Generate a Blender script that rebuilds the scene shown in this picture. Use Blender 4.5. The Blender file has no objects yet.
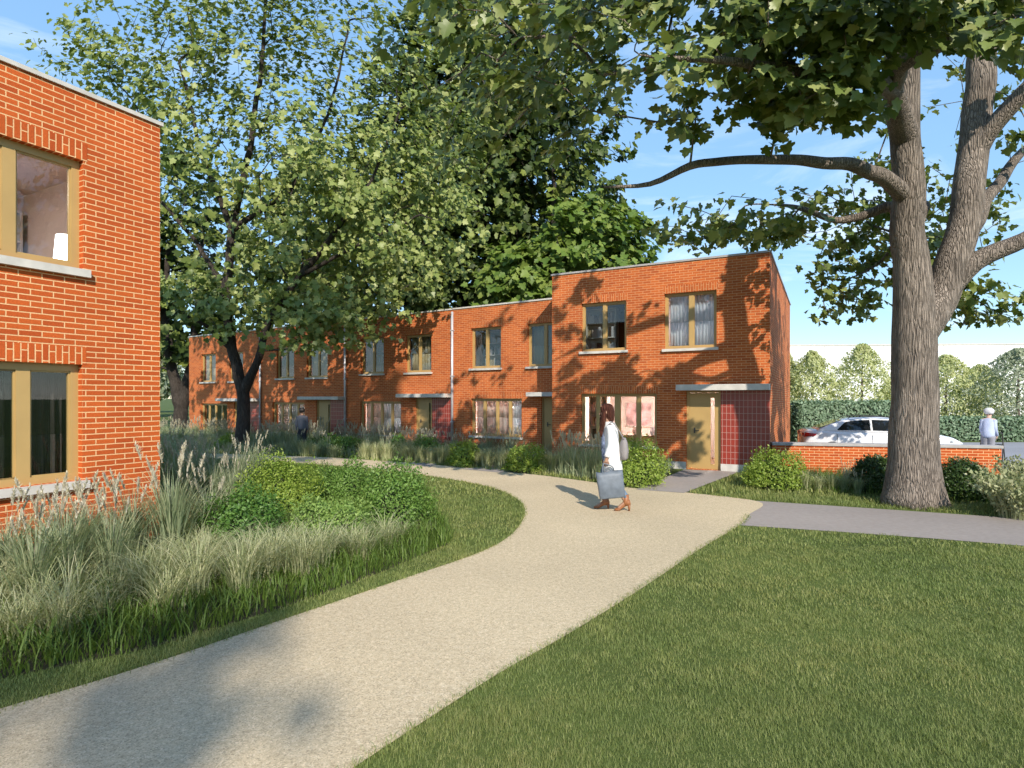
import bpy, bmesh, math, random
import numpy as np
from mathutils import Vector, Matrix
PI = math.pi
R = random.Random(7)
rng = np.random.default_rng(7)
sc = bpy.context.scene
COL = sc.collection

# ------------------------------------------------------------------ camera geometry
F = 580.0; YH = 398.0; EYE = 1.85            # focal length in px of a 1024 wide picture, horizon row, eye height
def gp(px, py, z=0.0):
    """the point at height z that is seen at a pixel"""
    d = (EYE - z) * F / (py - YH)
    return Vector(((px - 512) / F * d, d, z))
def at(px, py, d):
    return Vector(((px - 512) / F * d, d, EYE + (YH - py) / F * d))

cam = bpy.data.cameras.new('camera'); camo = bpy.data.objects.new('camera', cam); COL.objects.link(camo)
camo.location = (0, 0, EYE); camo.rotation_euler = (PI / 2, 0, 0)
cam.sensor_width = 36; cam.lens = 36 * F / 1024; cam.shift_y = (YH - 384) / 1024
cam.clip_start = 0.05; cam.clip_end = 3000
sc.camera = camo
sc.view_settings.view_transform = 'Standard'; sc.view_settings.look = 'None'; sc.view_settings.gamma = 1; sc.view_settings.use_curve_mapping = False; sc.view_settings.exposure = 0.98
sc.cycles.use_denoising = True; sc.cycles.max_bounces = 7; sc.cycles.transparent_max_bounces = 16; sc.cycles.caustics_reflective = False; sc.cycles.caustics_refractive = False; sc.cycles.sample_clamp_indirect = 6
sc.render.resolution_x = 1024; sc.render.resolution_y = 768

# ------------------------------------------------------------------ scene graph helpers
def tag(o, label=None, cat=None, group=None, kind=None):
    if label: o['label'] = label
    if cat: o['category'] = cat
    if group: o['group'] = group
    if kind: o['kind'] = kind
    return o
def empty(name, loc, rz=0):
    o = bpy.data.objects.new(name, None); COL.objects.link(o)
    o.location = loc; o.rotation_euler = (0, 0, rz); o.empty_display_size = .2
    return o
def link(name, me, parent=None, loc=None):
    o = bpy.data.objects.new(name, me); COL.objects.link(o)
    if parent: o.parent = parent
    if loc is not None: o.location = loc
    return o
def copy_tree(o, parent=None):
    c = o.copy(); COL.objects.link(c)
    if parent: c.parent = parent
    for ch in list(o.children): copy_tree(ch, c)
    return c

class MB:
    """collects faces of one mesh, with metre UVs"""
    def __init__(s): s.v = []; s.f = []; s.uv = []; s.sm = []
    def face(s, pts, uvs=None, smooth=False):
        i = len(s.v); s.v += [tuple(p) for p in pts]; s.f.append(list(range(i, i + len(pts))))
        s.uv += uvs if uvs else [(p[0] + p[1], p[2]) for p in pts]; s.sm.append(smooth)
    def obox(s, o, ax, ay, x0, x1, y0, y1, z0, z1, swap=False):
        """box in a local frame: ax along the wall, ay into it"""
        P = lambda x, y, z: (o[0] + ax[0] * x + ay[0] * y, o[1] + ax[1] * x + ay[1] * y, (o[2] if len(o) > 2 else 0) + z)
        def q(a, b, c, d, ua, ub):
            cs = [a, b, c, d]; U = [(k[ua], k[ub]) for k in cs]
            if swap: U = [(u[1], u[0]) for u in U]
            s.face([P(*k) for k in cs], U)
        q((x0, y0, z0), (x1, y0, z0), (x1, y0, z1), (x0, y0, z1), 0, 2)
        q((x1, y1, z0), (x0, y1, z0), (x0, y1, z1), (x1, y1, z1), 0, 2)
        q((x1, y0, z0), (x1, y1, z0), (x1, y1, z1), (x1, y0, z1), 1, 2)
        q((x0, y1, z0), (x0, y0, z0), (x0, y0, z1), (x0, y1, z1), 1, 2)
        q((x0, y0, z1), (x1, y0, z1), (x1, y1, z1), (x0, y1, z1), 0, 1)
        q((x0, y1, z0), (x1, y1, z0), (x1, y0, z0), (x0, y0, z0), 0, 1)
    def box(s, x0, x1, y0, y1, z0, z1): s.obox((0, 0, 0), (1, 0), (0, 1), x0, x1, y0, y1, z0, z1)
    def tube(s, pts, rad, n=8, cap=True, smooth=True, sx=1.0, sy=1.0):
        pts = [Vector(p) for p in pts]; rings = []
        if not hasattr(rad, '__len__'): rad = [rad] * len(pts)
        ref = None
        for i, p in enumerate(pts):
            t = (pts[min(i + 1, len(pts) - 1)] - pts[max(i - 1, 0)]).normalized()
            if ref is None:
                ref = Vector((1, 0, 0)) if abs(t.x) < .9 else Vector((0, 1, 0))
            a = (ref - t * ref.dot(t)).normalized(); b = t.cross(a); ref = a
            rings.append([p + (a * math.cos(2 * PI * k / n) * sx + b * math.sin(2 * PI * k / n) * sy) * rad[i] for k in range(n)])
        base = len(s.v)
        for r in rings: s.v += [tuple(q) for q in r]
        acc = 0
        for i in range(len(rings) - 1):
            L = (pts[i + 1] - pts[i]).length
            for k in range(n):
                k2 = (k + 1) % n
                s.f.append([base + i * n + k, base + i * n + k2, base + (i + 1) * n + k2, base + (i + 1) * n + k]); s.sm.append(smooth)
                w = 2 * PI * rad[i] / n
                s.uv += [(k * w, acc), ((k + 1) * w, acc), ((k + 1) * w, acc + L), (k * w, acc + L)]
            acc += L
        if cap:
            s.f.append([base + k for k in range(n)][::-1]); s.sm.append(False); s.uv += [(0, 0)] * n
            e = base + (len(rings) - 1) * n
            s.f.append([e + k for k in range(n)]); s.sm.append(False); s.uv += [(0, 0)] * n
    def loft(s, rings, close=True, smooth=True):
        base = len(s.v); n = len(rings[0])
        for r in rings: s.v += [tuple(q) for q in r]
        for i in range(len(rings) - 1):
            for k in range(n):
                k2 = (k + 1) % n
                s.f.append([base + i * n + k, base + i * n + k2, base + (i + 1) * n + k2, base + (i + 1) * n + k]); s.sm.append(smooth); s.uv += [(k / n, i), ((k + 1) / n, i), ((k + 1) / n, i + 1), (k / n, i + 1)]
        if close:
            s.f.append([base + k for k in range(n)][::-1]); s.sm.append(smooth); s.uv += [(0, 0)] * n
            e = base + (len(rings) - 1) * n
            s.f.append([e + k for k in range(n)]); s.sm.append(smooth); s.uv += [(0, 0)] * n
    def mesh(s, name, mat):
        me = bpy.data.meshes.new(name); me.from_pydata(s.v, [], s.f)
        ul = me.uv_layers.new(name='UVMap'); ul.data.foreach_set('uv', np.array(s.uv, dtype=np.float32).ravel())
        me.polygons.foreach_set('use_smooth', s.sm)
        if mat: me.materials.append(mat)
        me.update(); return me
    def build(s, name, mat, parent=None, loc=None, bevel=0):
        o = link(name, s.mesh(name, mat), parent, loc)
        if bevel:
            b = o.modifiers.new('bevel', 'BEVEL'); b.width = bevel; b.segments = 2; b.limit_method = 'ANGLE'
            w = o.modifiers.new('weld', 'WELD'); w.merge_threshold = .0005
            o.modifiers.move(1, 0)
        return o

def np_mesh(name, V, T, mat):
    V = np.asarray(V, dtype=np.float32).reshape(-1, 3); T = np.asarray(T, dtype=np.int32).reshape(-1, 3)
    me = bpy.data.meshes.new(name)
    me.vertices.add(len(V)); me.vertices.foreach_set('co', V.ravel())
    me.loops.add(T.size); me.loops.foreach_set('vertex_index', T.ravel())
    me.polygons.add(len(T)); me.polygons.foreach_set('loop_start', np.arange(0, T.size, 3, dtype=np.int32))
    me.polygons.foreach_set('loop_total', np.full(len(T), 3, dtype=np.int32))
    me.update(calc_edges=True)
    if mat: me.materials.append(mat)
    return me

# ------------------------------------------------------------------ materials
def new_mat(name):
    m = bpy.data.materials.new(name); m.use_nodes = True
    nt = m.node_tree; nt.nodes.clear()
    out = nt.nodes.new('ShaderNodeOutputMaterial')
    return m, nt, out
def N(nt, t, **kw):
    n = nt.nodes.new('ShaderNode' + t)
    for k, v in kw.items():
        if k.startswith('i_'):
            key = k[2:].replace('_', ' ')
            n.inputs[int(key) if key.isdigit() else key].default_value = v
        else: setattr(n, k, v)
    return n
def rgba(c): return (c[0], c[1], c[2], 1)
def ramp(nt, fac, stops):
    r = N(nt, 'ValToRGB'); e = r.color_ramp.elements
    while len(e) < len(stops): e.new(.5)
    for k, (p, c) in enumerate(stops):
        e[k].position = p; e[k].color = rgba(c) if hasattr(c, '__len__') else (c, c, c, 1)
    nt.links.new(fac, r.inputs[0]); return r.outputs[0]
def mixc(nt, fac, a, b, mode='MIX'):
    m = N(nt, 'Mix', data_type='RGBA', blend_type=mode)
    for sock, v in ((0, fac), (6, a), (7, b)):
        if hasattr(v, 'is_linked'): nt.links.new(v, m.inputs[sock])
        elif hasattr(v, '__len__'): m.inputs[sock].default_value = rgba(v)
        else: m.inputs[sock].default_value = v
    return m.outputs[2]
def bump(nt, h, bsdf, strength=.3, dist=.01):
    b = N(nt, 'Bump', i_Strength=strength, i_Distance=dist); nt.links.new(h, b.inputs['Height']); nt.links.new(b.outputs[0], bsdf.inputs['Normal'])
def plain(name, c, rough=.6, metal=0, var=.12, scale=6, bumps=0, spec=.5, coat=0):
    m, nt, out = new_mat(name)
    b = N(nt, 'BsdfPrincipled', i_Roughness=rough, i_Metallic=metal); b.inputs['Specular IOR Level'].default_value = spec
    b.inputs['Coat Weight'].default_value = coat
    tc = N(nt, 'TexCoord'); n = N(nt, 'TexNoise', i_Scale=scale, i_Detail=5)
    nt.links.new(tc.outputs['Object'], n.inputs['Vector'])
    col = ramp(nt, n.outputs[0], [(.3, [x * (1 - var) for x in c]), (.7, [min(1, x * (1 + var)) for x in c])])
    nt.links.new(col, b.inputs['Base Color'])
    if bumps: bump(nt, n.outputs[0], b, bumps, .01)
    nt.links.new(b.outputs[0], out.inputs[0]); return m
def brick(name, c1, c2, mortar, bw=.215, rh=.0645, ms=.006):
    m, nt, out = new_mat(name)
    b = N(nt, 'BsdfPrincipled', i_Roughness=.85); b.inputs['Specular IOR Level'].default_value = .25
    uv = N(nt, 'UVMap'); uv.uv_map = 'UVMap'
    nz = N(nt, 'TexNoise', i_Scale=7.0, i_Detail=2); nt.links.new(uv.outputs[0], nz.inputs['Vector'])
    dis = N(nt, 'Mix', data_type='VECTOR'); dis.inputs[0].default_value = .004
    nt.links.new(uv.outputs[0], dis.inputs[4]); nt.links.new(nz.outputs[1], dis.inputs[5])
    t = N(nt, 'TexBrick', i_Scale=1.0); t.inputs['Mortar Size'].default_value = ms; t.inputs['Mortar Smooth'].default_value = .25
    t.inputs['Brick Width'].default_value = bw; t.inputs['Row Height'].default_value = rh; t.inputs['Bias'].default_value = -.15
    t.inputs['Color1'].default_value = rgba(c1); t.inputs['Color2'].default_value = rgba(c2); t.inputs['Mortar'].default_value = rgba(mortar)
    nt.links.new(dis.outputs[1], t.inputs['Vector'])
    f = N(nt, 'TexNoise', i_Scale=55.0, i_Detail=6, i_Roughness=.7); nt.links.new(uv.outputs[0], f.inputs['Vector'])
    g = N(nt, 'TexNoise', i_Scale=.7, i_Detail=4); nt.links.new(uv.outputs[0], g.inputs['Vector'])
    c = mixc(nt, 1.0, t.outputs[0], ramp(nt, f.outputs[0], [(.25, .72), (.75, 1.18)]), 'MULTIPLY')
    c = mixc(nt, 1.0, c, ramp(nt, g.outputs[0], [(.3, .86), (.7, 1.08)]), 'MULTIPLY')
    nt.links.new(c, b.inputs['Base Color'])
    h = N(nt, 'Math', operation='MULTIPLY_ADD'); h.inputs[1].default_value = -1.0
    nt.links.new(t.outputs[1], h.inputs[0]); nt.links.new(f.outputs[0], h.inputs[2])
    bump(nt, h.outputs[0], b, .6, .006)
    nt.links.new(b.outputs[0], out.inputs[0]); return m
def tiles(name, c, grout, w, h):
    m, nt, out = new_mat(name)
    b = N(nt, 'BsdfPrincipled', i_Roughness=.3)
    uv = N(nt, 'UVMap'); uv.uv_map = 'UVMap'
    t = N(nt, 'TexBrick', i_Scale=1.0, offset=0.0); t.inputs['Mortar Size'].default_value = .0055; t.inputs['Brick Width'].default_value = w
    t.inputs['Row Height'].default_value = h; t.inputs['Mortar Smooth'].default_value = .1
    t.inputs['Color1'].default_value = rgba(c); t.inputs['Color2'].default_value = rgba([x * .8 for x in c]); t.inputs['Mortar'].default_value = rgba(grout)
    nt.links.new(uv.outputs[0], t.inputs['Vector']); nt.links.new(t.outputs[0], b.inputs['Base Color'])
    iv = N(nt, 'Math', operation='MULTIPLY'); iv.inputs[1].default_value = -1; nt.links.new(t.outputs[1], iv.inputs[0]); bump(nt, iv.outputs[0], b, .5, .004)
    nt.links.new(b.outputs[0], out.inputs[0]); return m
def leafmat(name, cols, trans=.3, rough=.5, spec=.35, patches=None):
    m, nt, out = new_mat(name)
    g = N(nt, 'NewGeometry'); c = ramp(nt, g.outputs['Random Per Island'], [(k / max(1, len(cols) - 1), x) for k, x in enumerate(cols)])
    if patches:
        for sc_, lo, hi in patches:
            pn = N(nt, 'TexNoise', i_Scale=sc_, i_Detail=5, i_Roughness=.6); nt.links.new(g.outputs['Position'], pn.inputs['Vector'])
            c = mixc(nt, 1.0, c, ramp(nt, pn.outputs[0], [(.35, lo), (.65, hi)]), 'MULTIPLY')
    b = N(nt, 'BsdfPrincipled', i_Roughness=rough); b.inputs['Specular IOR Level'].default_value = spec
    nt.links.new(c, b.inputs['Base Color'])
    t = N(nt, 'BsdfTranslucent'); nt.links.new(mixc(nt, 1.0, c, (1.25, 1.3, .6), 'MULTIPLY'), t.inputs[0])
    mx = N(nt, 'MixShader'); mx.inputs[0].default_value = trans
    nt.links.new(b.outputs[0], mx.inputs[1]); nt.links.new(t.outputs[0], mx.inputs[2]); nt.links.new(mx.outputs[0], out.inputs[0]); return m
def groundmat(name, stops, scale, fine, rough=.95, bs=.5, bd=.01, big=.35, vor=None):
    m, nt, out = new_mat(name)
    b = N(nt, 'BsdfPrincipled', i_Roughness=rough); b.inputs['Specular IOR Level'].default_value = .2
    tc = N(nt, 'TexCoord')
    n1 = N(nt, 'TexNoise', i_Scale=scale, i_Detail=8, i_Roughness=.7); nt.links.new(tc.outputs['Object'], n1.inputs['Vector'])
    n2 = N(nt, 'TexNoise', i_Scale=big, i_Detail=5); nt.links.new(tc.outputs['Object'], n2.inputs['Vector'])
    c = ramp(nt, n1.outputs[0], stops); h = n1.outputs[0]
    if vor:
        v = N(nt, 'TexVoronoi', i_Scale=vor); nt.links.new(tc.outputs['Object'], v.inputs['Vector'])
        sp = N(nt, 'SeparateColor'); nt.links.new(v.outputs['Color'], sp.inputs[0])
        c = mixc(nt, 1.0, c, ramp(nt, sp.outputs[0], [(0, .62), (.2, .88), (.75, 1.05), (1, 1.25)]), 'MULTIPLY'); h = v.outputs['Distance']
    c = mixc(nt, 1.0, c, ramp(nt, n2.outputs[0], [(.3, 1 - fine), (.7, 1 + fine)]), 'MULTIPLY')
    nt.links.new(c, b.inputs['Base Color']); bump(nt, h, b, bs, bd)
    nt.links.new(b.outputs[0], out.inputs[0]); return m
def barkmat(name, c1, c2):
    m, nt, out = new_mat(name)
    b = N(nt, 'BsdfPrincipled', i_Roughness=.9); b.inputs['Specular IOR Level'].default_value = .2
    tc = N(nt, 'TexCoord'); mp = N(nt, 'Mapping'); mp.inputs['Scale'].default_value = (1, 1, .13)
    wn = N(nt, 'TexNoise', i_Scale=2.5, i_Detail=3); nt.links.new(tc.outputs['Object'], wn.inputs['Vector'])
    wm = N(nt, 'Mix', data_type='VECTOR'); wm.inputs[0].default_value = .05; nt.links.new(tc.outputs['Object'], wm.inputs[4]); nt.links.new(wn.outputs[1], wm.inputs[5])
    nt.links.new(wm.outputs[1], mp.inputs[0])
    n = N(nt, 'TexNoise', i_Scale=34.0, i_Detail=8, i_Roughness=.7); nt.links.new(mp.outputs[0], n.inputs['Vector'])
    mv = N(nt, 'Mapping'); mv.inputs['Scale'].default_value = (1, 1, .06); nt.links.new(wm.outputs[1], mv.inputs[0]); v = N(nt, 'TexVoronoi', i_Scale=34.0, feature='DISTANCE_TO_EDGE'); nt.links.new(mv.outputs[0], v.inputs['Vector'])
    n2 = N(nt, 'TexNoise', i_Scale=1.6, i_Detail=5); nt.links.new(tc.outputs['Object'], n2.inputs['Vector'])
    n3 = N(nt, 'TexNoise', i_Scale=90.0, i_Detail=4); nt.links.new(tc.outputs['Object'], n3.inputs['Vector'])
    c = ramp(nt, n.outputs[0], [(.3, c1), (.62, c2)])
    c = mixc(nt, 1.0, c, ramp(nt, v.outputs[0], [(.0, .68), (.12, 1.0)]), 'MULTIPLY')
    c = mixc(nt, 1.0, c, ramp(nt, n3.outputs[0], [(.3, .8), (.7, 1.2)]), 'MULTIPLY')
    c = mixc(nt, 1.0, c, ramp(nt, n2.outputs[0], [(.3, .72), (.7, 1.2)]), 'MULTIPLY')
    h = N(nt, 'Math', operation='MULTIPLY_ADD'); h.inputs[1].default_value = .6; hv = ramp(nt, v.outputs[0], [(.0, 0), (.2, 1)]); nt.links.new(n.outputs[0], h.inputs[0]); nt.links.new(hv, h.inputs[2])
    nt.links.new(c, b.inputs['Base Color']); bump(nt, h.outputs[0], b, .9, .03)
    nt.links.new(b.outputs[0], out.inputs[0]); return m
def glassmat(name, tint=(.85, .88, .88), ior=1.5):
    m, nt, out = new_mat(name)
    t = N(nt, 'BsdfTransparent'); t.inputs[0].default_value = rgba(tint)
    g = N(nt, 'BsdfGlossy', i_Roughness=.0); g.inputs[0].default_value = (1, 1, 1, 1)
    fr = N(nt, 'Fresnel', i_IOR=ior); mx = N(nt, 'MixShader')
    ge = N(nt, 'NewGeometry'); mi = N(nt, 'Mix'); mi.inputs[2].default_value = ior; mi.inputs[3].default_value = 1 / ior     # same reflectance on both faces of the sheet
    nt.links.new(ge.outputs['Backfacing'], mi.inputs[0]); nt.links.new(mi.outputs[0], fr.inputs[0])
    nt.links.new(fr.outputs[0], mx.inputs[0]); nt.links.new(t.outputs[0], mx.inputs[1]); nt.links.new(g.outputs[0], mx.inputs[2])
    nt.links.new(mx.outputs[0], out.inputs[0]); return m
def cloth(name, c, tr):
    m, nt, out = new_mat(name); tc = N(nt, 'TexCoord'); n = N(nt, 'TexNoise', i_Scale=60.0, i_Detail=3); nt.links.new(tc.outputs['Object'], n.inputs['Vector'])
    col = ramp(nt, n.outputs[0], [(.3, [x * .94 for x in c]), (.7, [min(1, x * 1.05) for x in c])])
    d = N(nt, 'BsdfDiffuse'); t = N(nt, 'BsdfTranslucent'); mx = N(nt, 'MixShader'); mx.inputs[0].default_value = tr
    nt.links.new(col, d.inputs[0]); nt.links.new(col, t.inputs[0]); nt.links.new(d.outputs[0], mx.inputs[1]); nt.links.new(t.outputs[0], mx.inputs[2]); nt.links.new(mx.outputs[0], out.inputs[0]); return m
def emit(name, c, s):
    m, nt, out = new_mat(name); e = N(nt, 'Emission', i_Strength=s); e.inputs[0].default_value = rgba(c); nt.links.new(e.outputs[0], out.inputs[0]); return m

M = {}
M['brick'] = brick('brick', (.57, .112, .022), (.43, .072, .015), (.80, .49, .25), ms=.0067)
M['brick_small'] = brick('brick_terrace', (.56, .138, .034), (.40, .08, .021), (.66, .38, .19), ms=.006)
M['white_stone'] = plain('pale_stone', (.55, .52, .48), .65)
M['dark_coping'] = plain('weathered_coping', (.36, .34, .33), .6)
M['gold'] = plain('bronze_frame', (.44, .29, .11), .42, 0, .06, 3, spec=.5)
M['glass'] = glassmat('window_glass')
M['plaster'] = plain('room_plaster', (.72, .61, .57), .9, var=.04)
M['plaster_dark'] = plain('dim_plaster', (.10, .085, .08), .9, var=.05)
M['floorwood'] = plain('wood_floor', (.28, .16, .09), .6)
M['curtain_white'] = cloth('white_voile', (.74, .75, .80), .45)
M['curtain_pink'] = cloth('rose_voile', (.78, .66, .63), .45)
M['curtain_tan'] = cloth('tan_curtain', (.56, .46, .30), .3)
M['curtain_dark'] = plain('dark_drape', (.05, .038, .036), .9, var=.2)
M['tile'] = tiles('red_tile', (.30, .036, .022), (.44, .27, .23), .1, .163)
M['pipe'] = plain('zinc_pipe', (.55, .55, .58), .45, .3)
M['door_metal'] = plain('black_metal', (.05, .045, .04), .4)
M['path'] = groundmat('gravel', [(.3, (.475, .38, .245)), (.5, (.565, .46, .305)), (.72, (.645, .54, .38))], 26, .11, bs=.35, bd=.008, vor=130)
M['paving'] = groundmat('grey_paving', [(.3, (.27, .235, .215)), (.7, (.34, .30, .275))], 12, .1, bs=.15, bd=.004)
M['asphalt'] = groundmat('asphalt', [(.3, (.25, .25, .27)), (.7, (.32, .32, .34))], 40, .12, bs=.2)
M['soil'] = groundmat('soil', [(.3, (.030, .034, .016)), (.7, (.07, .062, .035))], 9, .2, bs=.7, bd=.03)
M['turf'] = groundmat('turf', [(.3, (.060, .085, .018)), (.7, (.115, .15, .038))], 30, .25, bs=.7, bd=.02, big=.5)
M['lawn'] = leafmat('lawn_blade', [(.165, .21, .055), (.23, .275, .085), (.27, .305, .11), (.32, .33, .14)], .25, .55, .25, [(.55, (.84, .92, .86), (1.14, 1.06, 1.08)), (3.2, (.78, .84, .76), (1.16, 1.1, 1.1))])
M['longgrass'] = leafmat('long_grass_blade', [(.07, .12, .018), (.11, .18, .03), (.17, .24, .055)], .3, .5, .3)
M['feather'] = leafmat('feather_grass_blade', [(.17, .225, .125), (.25, .31, .18), (.36, .41, .25), (.44, .44, .28)], .25, .5, .3)
M['palegrass'] = leafmat('pale_grass_blade', [(.22, .26, .11), (.34, .37, .18), (.47, .48, .28), (.54, .52, .33)], .25, .55, .3)
M['plume'] = leafmat('seed_head', [(.42, .38, .33), (.56, .52, .42), (.70, .67, .55)], .2, .8, .1)
M['leaf_a'] = leafmat('maple_leaf_pale', [(.105, .15, .034), (.195, .25, .065), (.285, .33, .105), (.38, .415, .155)], .28, .45, .35)
M['leaf_b'] = leafmat('maple_leaf', [(.08, .12, .025), (.135, .185, .045), (.22, .265, .08), (.30, .33, .12)], .22, .42, .4)
M['leaf_dark'] = leafmat('dark_maple_leaf', [(.03, .05, .012), (.05, .08, .018), (.09, .13, .03), (.20, .24, .05)], .2, .5, .25)  # for the tall back maple, shade is put into the leaf colour
M['leaf_green'] = leafmat('green_leaf', [(.08, .14, .02), (.13, .2, .035), (.21, .27, .055)], .25, .5, .3)
M['leaf_far'] = leafmat('far_leaf', [(.36, .40, .17), (.48, .51, .25), (.58, .58, .34)], .3, .6, .2)  # distance haze is put into these pale leaf colours
M['leaf_hazy'] = leafmat('haze_grey_leaf', [(.24, .28, .18), (.32, .37, .25), (.41, .44, .32)], .25, .6, .2)  # greyness stands in for haze in front of the trees
M['shrub_green'] = leafmat('shrub_leaf', [(.09, .18, .03), (.15, .26, .05), (.23, .35, .09)], .3, .45, .35)
M['shrub_deep'] = leafmat('deep_shrub_leaf', [(.05, .12, .02), (.09, .19, .035), (.15, .27, .06)], .3, .45, .35)
M['shrub_lime'] = leafmat('lime_shrub_leaf', [(.15, .23, .03), (.24, .33, .05), (.34, .42, .09)], .3, .45, .35)
M['shrub_grey'] = leafmat('sage_shrub_leaf', [(.13, .22, .045), (.21, .32, .08), (.31, .42, .12)], .3, .5, .3)
M['shrub_dark'] = leafmat('box_leaf', [(.025, .05, .012), (.04, .075, .016), (.07, .115, .028)], .15, .4, .35)
M['hedge'] = leafmat('hedge_leaf', [(.13, .20, .12), (.20, .29, .18), (.28, .37, .25)], .2, .5, .25)  # grey green, with haze mixed into the colour
M['lavender'] = leafmat('grey_green_stem', [(.2, .23, .11), (.32, .34, .18), (.46, .45, .28)], .2, .6, .2)
M['core'] = plain('core_shade', (.022, .026, .012), .95, var=.3)  # dark filler standing in for the shaded inside of shrubs and hedges
M['bark'] = barkmat('bark', (.15, .12, .098), (.34, .285, .24))
M['bark_dark'] = barkmat('dark_bark', (.035, .028, .024), (.10, .082, .07))  # the forked maple's trunk has its shade in this bark colour
M['white_wall'] = plain('white_cladding', (.86, .86, .86), .6, var=.02)
M['lamp_on'] = emit('lit_shade', (1, .84, .72), 8); M['ceiling_lamp'] = emit('ceiling_lamp', (1, .86, .78), 85)
M['lamp_left'] = emit('lit_shade_left', (1, .90, .82), 5)

# ------------------------------------------------------------------ sky and sun
SUN_EL, SUN_AZ = math.radians(33), math.atan2(.22, -.98)
w = bpy.data.worlds.new('World'); sc.world = w; w.use_nodes = True
nt = w.node_tree; nt.nodes.clear()
out = nt.nodes.new('ShaderNodeOutputWorld'); bg = N(nt, 'Background', i_Strength=.15)
sky = N(nt, 'TexSky', sky_type='NISHITA', sun_disc=False, sun_elevation=SUN_EL, sun_rotation=SUN_AZ, altitude=100, air_density=.8, dust_density=.0, ozone_density=1.6)
hs_ = N(nt, 'HueSaturation'); hs_.inputs['Saturation'].default_value = 1.0; hs_.inputs['Hue'].default_value = .487
sh_ = N(nt, 'SeparateColor', mode='HSV'); ch_ = N(nt, 'CombineColor', mode='HSV'); nt.links.new(sky.outputs[0], sh_.inputs[0])     # an evener brightness over the whole sky dome
m1 = N(nt, 'Math', operation='DIVIDE'); m1.inputs[1].default_value = 3.0; m2 = N(nt, 'Math', operation='POWER'); m2.inputs[1].default_value = .35; m3 = N(nt, 'Math', operation='MULTIPLY'); m3.inputs[1].default_value = 3.3
nt.links.new(sh_.outputs[2], m1.inputs[0]); nt.links.new(m1.outputs[0], m2.inputs[0]); nt.links.new(m2.outputs[0], m3.inputs[0])
nt.links.new(sh_.outputs[0], ch_.inputs[0]); nt.links.new(sh_.outputs[1], ch_.inputs[1]); nt.links.new(m3.outputs[0], ch_.inputs[2]); nt.links.new(ch_.outputs[0], hs_.inputs['Color'])
tc = N(nt, 'TexCoord'); sep = N(nt, 'SeparateXYZ'); nt.links.new(tc.outputs['Generated'], sep.inputs[0])
mp = N(nt, 'Mapping'); mp.inputs['Scale'].default_value = (1.3, 1.3, 5.5); nt.links.new(tc.outputs['Generated'], mp.inputs[0])
cn = N(nt, 'TexNoise', i_Scale=2.1, i_Detail=9, i_Roughness=.62, i_Distortion=.6); nt.links.new(mp.outputs[0], cn.inputs['Vector'])
cf = ramp(nt, cn.outputs[0], [(.50, 0), (.66, 1)])
band = ramp(nt, sep.outputs[2], [(.0, .5), (.14, .5), (.30, .25), (.6, .12)])
mul = N(nt, 'Math', operation='MULTIPLY'); nt.links.new(cf, mul.inputs[0]); nt.links.new(band, mul.inputs[1])
nt.links.new(mixc(nt, mul.outputs[0], hs_.outputs[0], (5.4, 5.5, 5.7)), bg.inputs[0]); nt.links.new(bg.outputs[0], out.inputs[0])
sl = bpy.data.lights.new('sun', 'SUN'); sl.energy = 3.0; sl.angle = math.radians(.55); sl.color = (1, .91, .78)
so = bpy.data.objects.new('sun', sl); COL.objects.link(so)
sd = Vector((math.sin(SUN_AZ) * math.cos(SUN_EL), math.cos(SUN_AZ) * math.cos(SUN_EL), math.sin(SUN_EL)))
so.rotation_euler = (-sd).to_track_quat('-Z', 'Y').to_euler()

# ------------------------------------------------------------------ ground, paths, lawns
def catmull(pts, n=6):
    P = [Vector(p) for p in pts]; o = []
    for i in range(len(P) - 1):
        a, b, c, d = P[max(i - 1, 0)], P[i], P[i + 1], P[min(i + 2, len(P) - 1)]
        for k in range(n):
            t = k / n
            o.append(.5 * ((2 * b) + (c - a) * t + (2 * a - 5 * b + 4 * c - d) * t * t + (3 * b - a - 3 * c + d) * t ** 3))
    o.append(P[-1]); return o
def sheet(name, poly, z, mat, kind='structure'):
    bm = bmesh.new(); vs = [bm.verts.new((p[0], p[1], z)) for p in poly]; f = bm.faces.new(vs)
    if f.normal.z < 0: f.normal_flip()
    bmesh.ops.triangulate(bm, faces=[f]); bm.normal_update()
    for f in bm.faces:
        if f.normal.z < 0: f.normal_flip()
    me = bpy.data.meshes.new(name); bm.to_mesh(me); bm.free(); me.materials.append(mat)
    o = link(name, me); o['kind'] = kind; return o
mb = MB(); mb.face([(-900, -300, 0), (900, -300, 0), (900, 1600, 0), (-900, 1600, 0)]); mb.build('ground', M['turf'])['kind'] = 'structure'

left_edge = [gp(*p) for p in [(-420, 830), (-150, 757), (0, 710), (90, 684), (184, 654), (300, 614.5), (340, 601), (404, 579), (469, 557), (500, 543), (517, 529), (525, 513), (518, 500), (492, 488), (450, 479.5), (400, 472.5), (350, 467.5), (300, 463.5), (262, 461), (200, 458.5), (140, 456.5), (60, 455)]]
right_edge = [gp(*p) for p in [(60, 450.5), (140, 452), (200, 453.6), (265, 455.4), (330, 457.8), (380, 461), (430, 464.6), (490, 470.5), (540, 475.5), (600, 483.5), (638, 489), (683, 492.5), (759, 502), (749, 515), (739, 526), (701, 549), (641, 589.5), (572, 632.5), (508, 669), (460, 699), (361, 764), (300, 806), (180, 888)]]
LE, RE = catmull(left_edge), catmull(right_edge)
sheet('path', LE + RE, .008, M['path'])
sheet('side_path', [gp(*p) for p in [(757, 501), (840, 506.5), (930, 512.5), (1024, 519), (1300, 538), (1300, 575), (1024, 546), (930, 538.5), (840, 532), (733, 525), (746, 512)]], .004, M['paving'])
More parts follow.
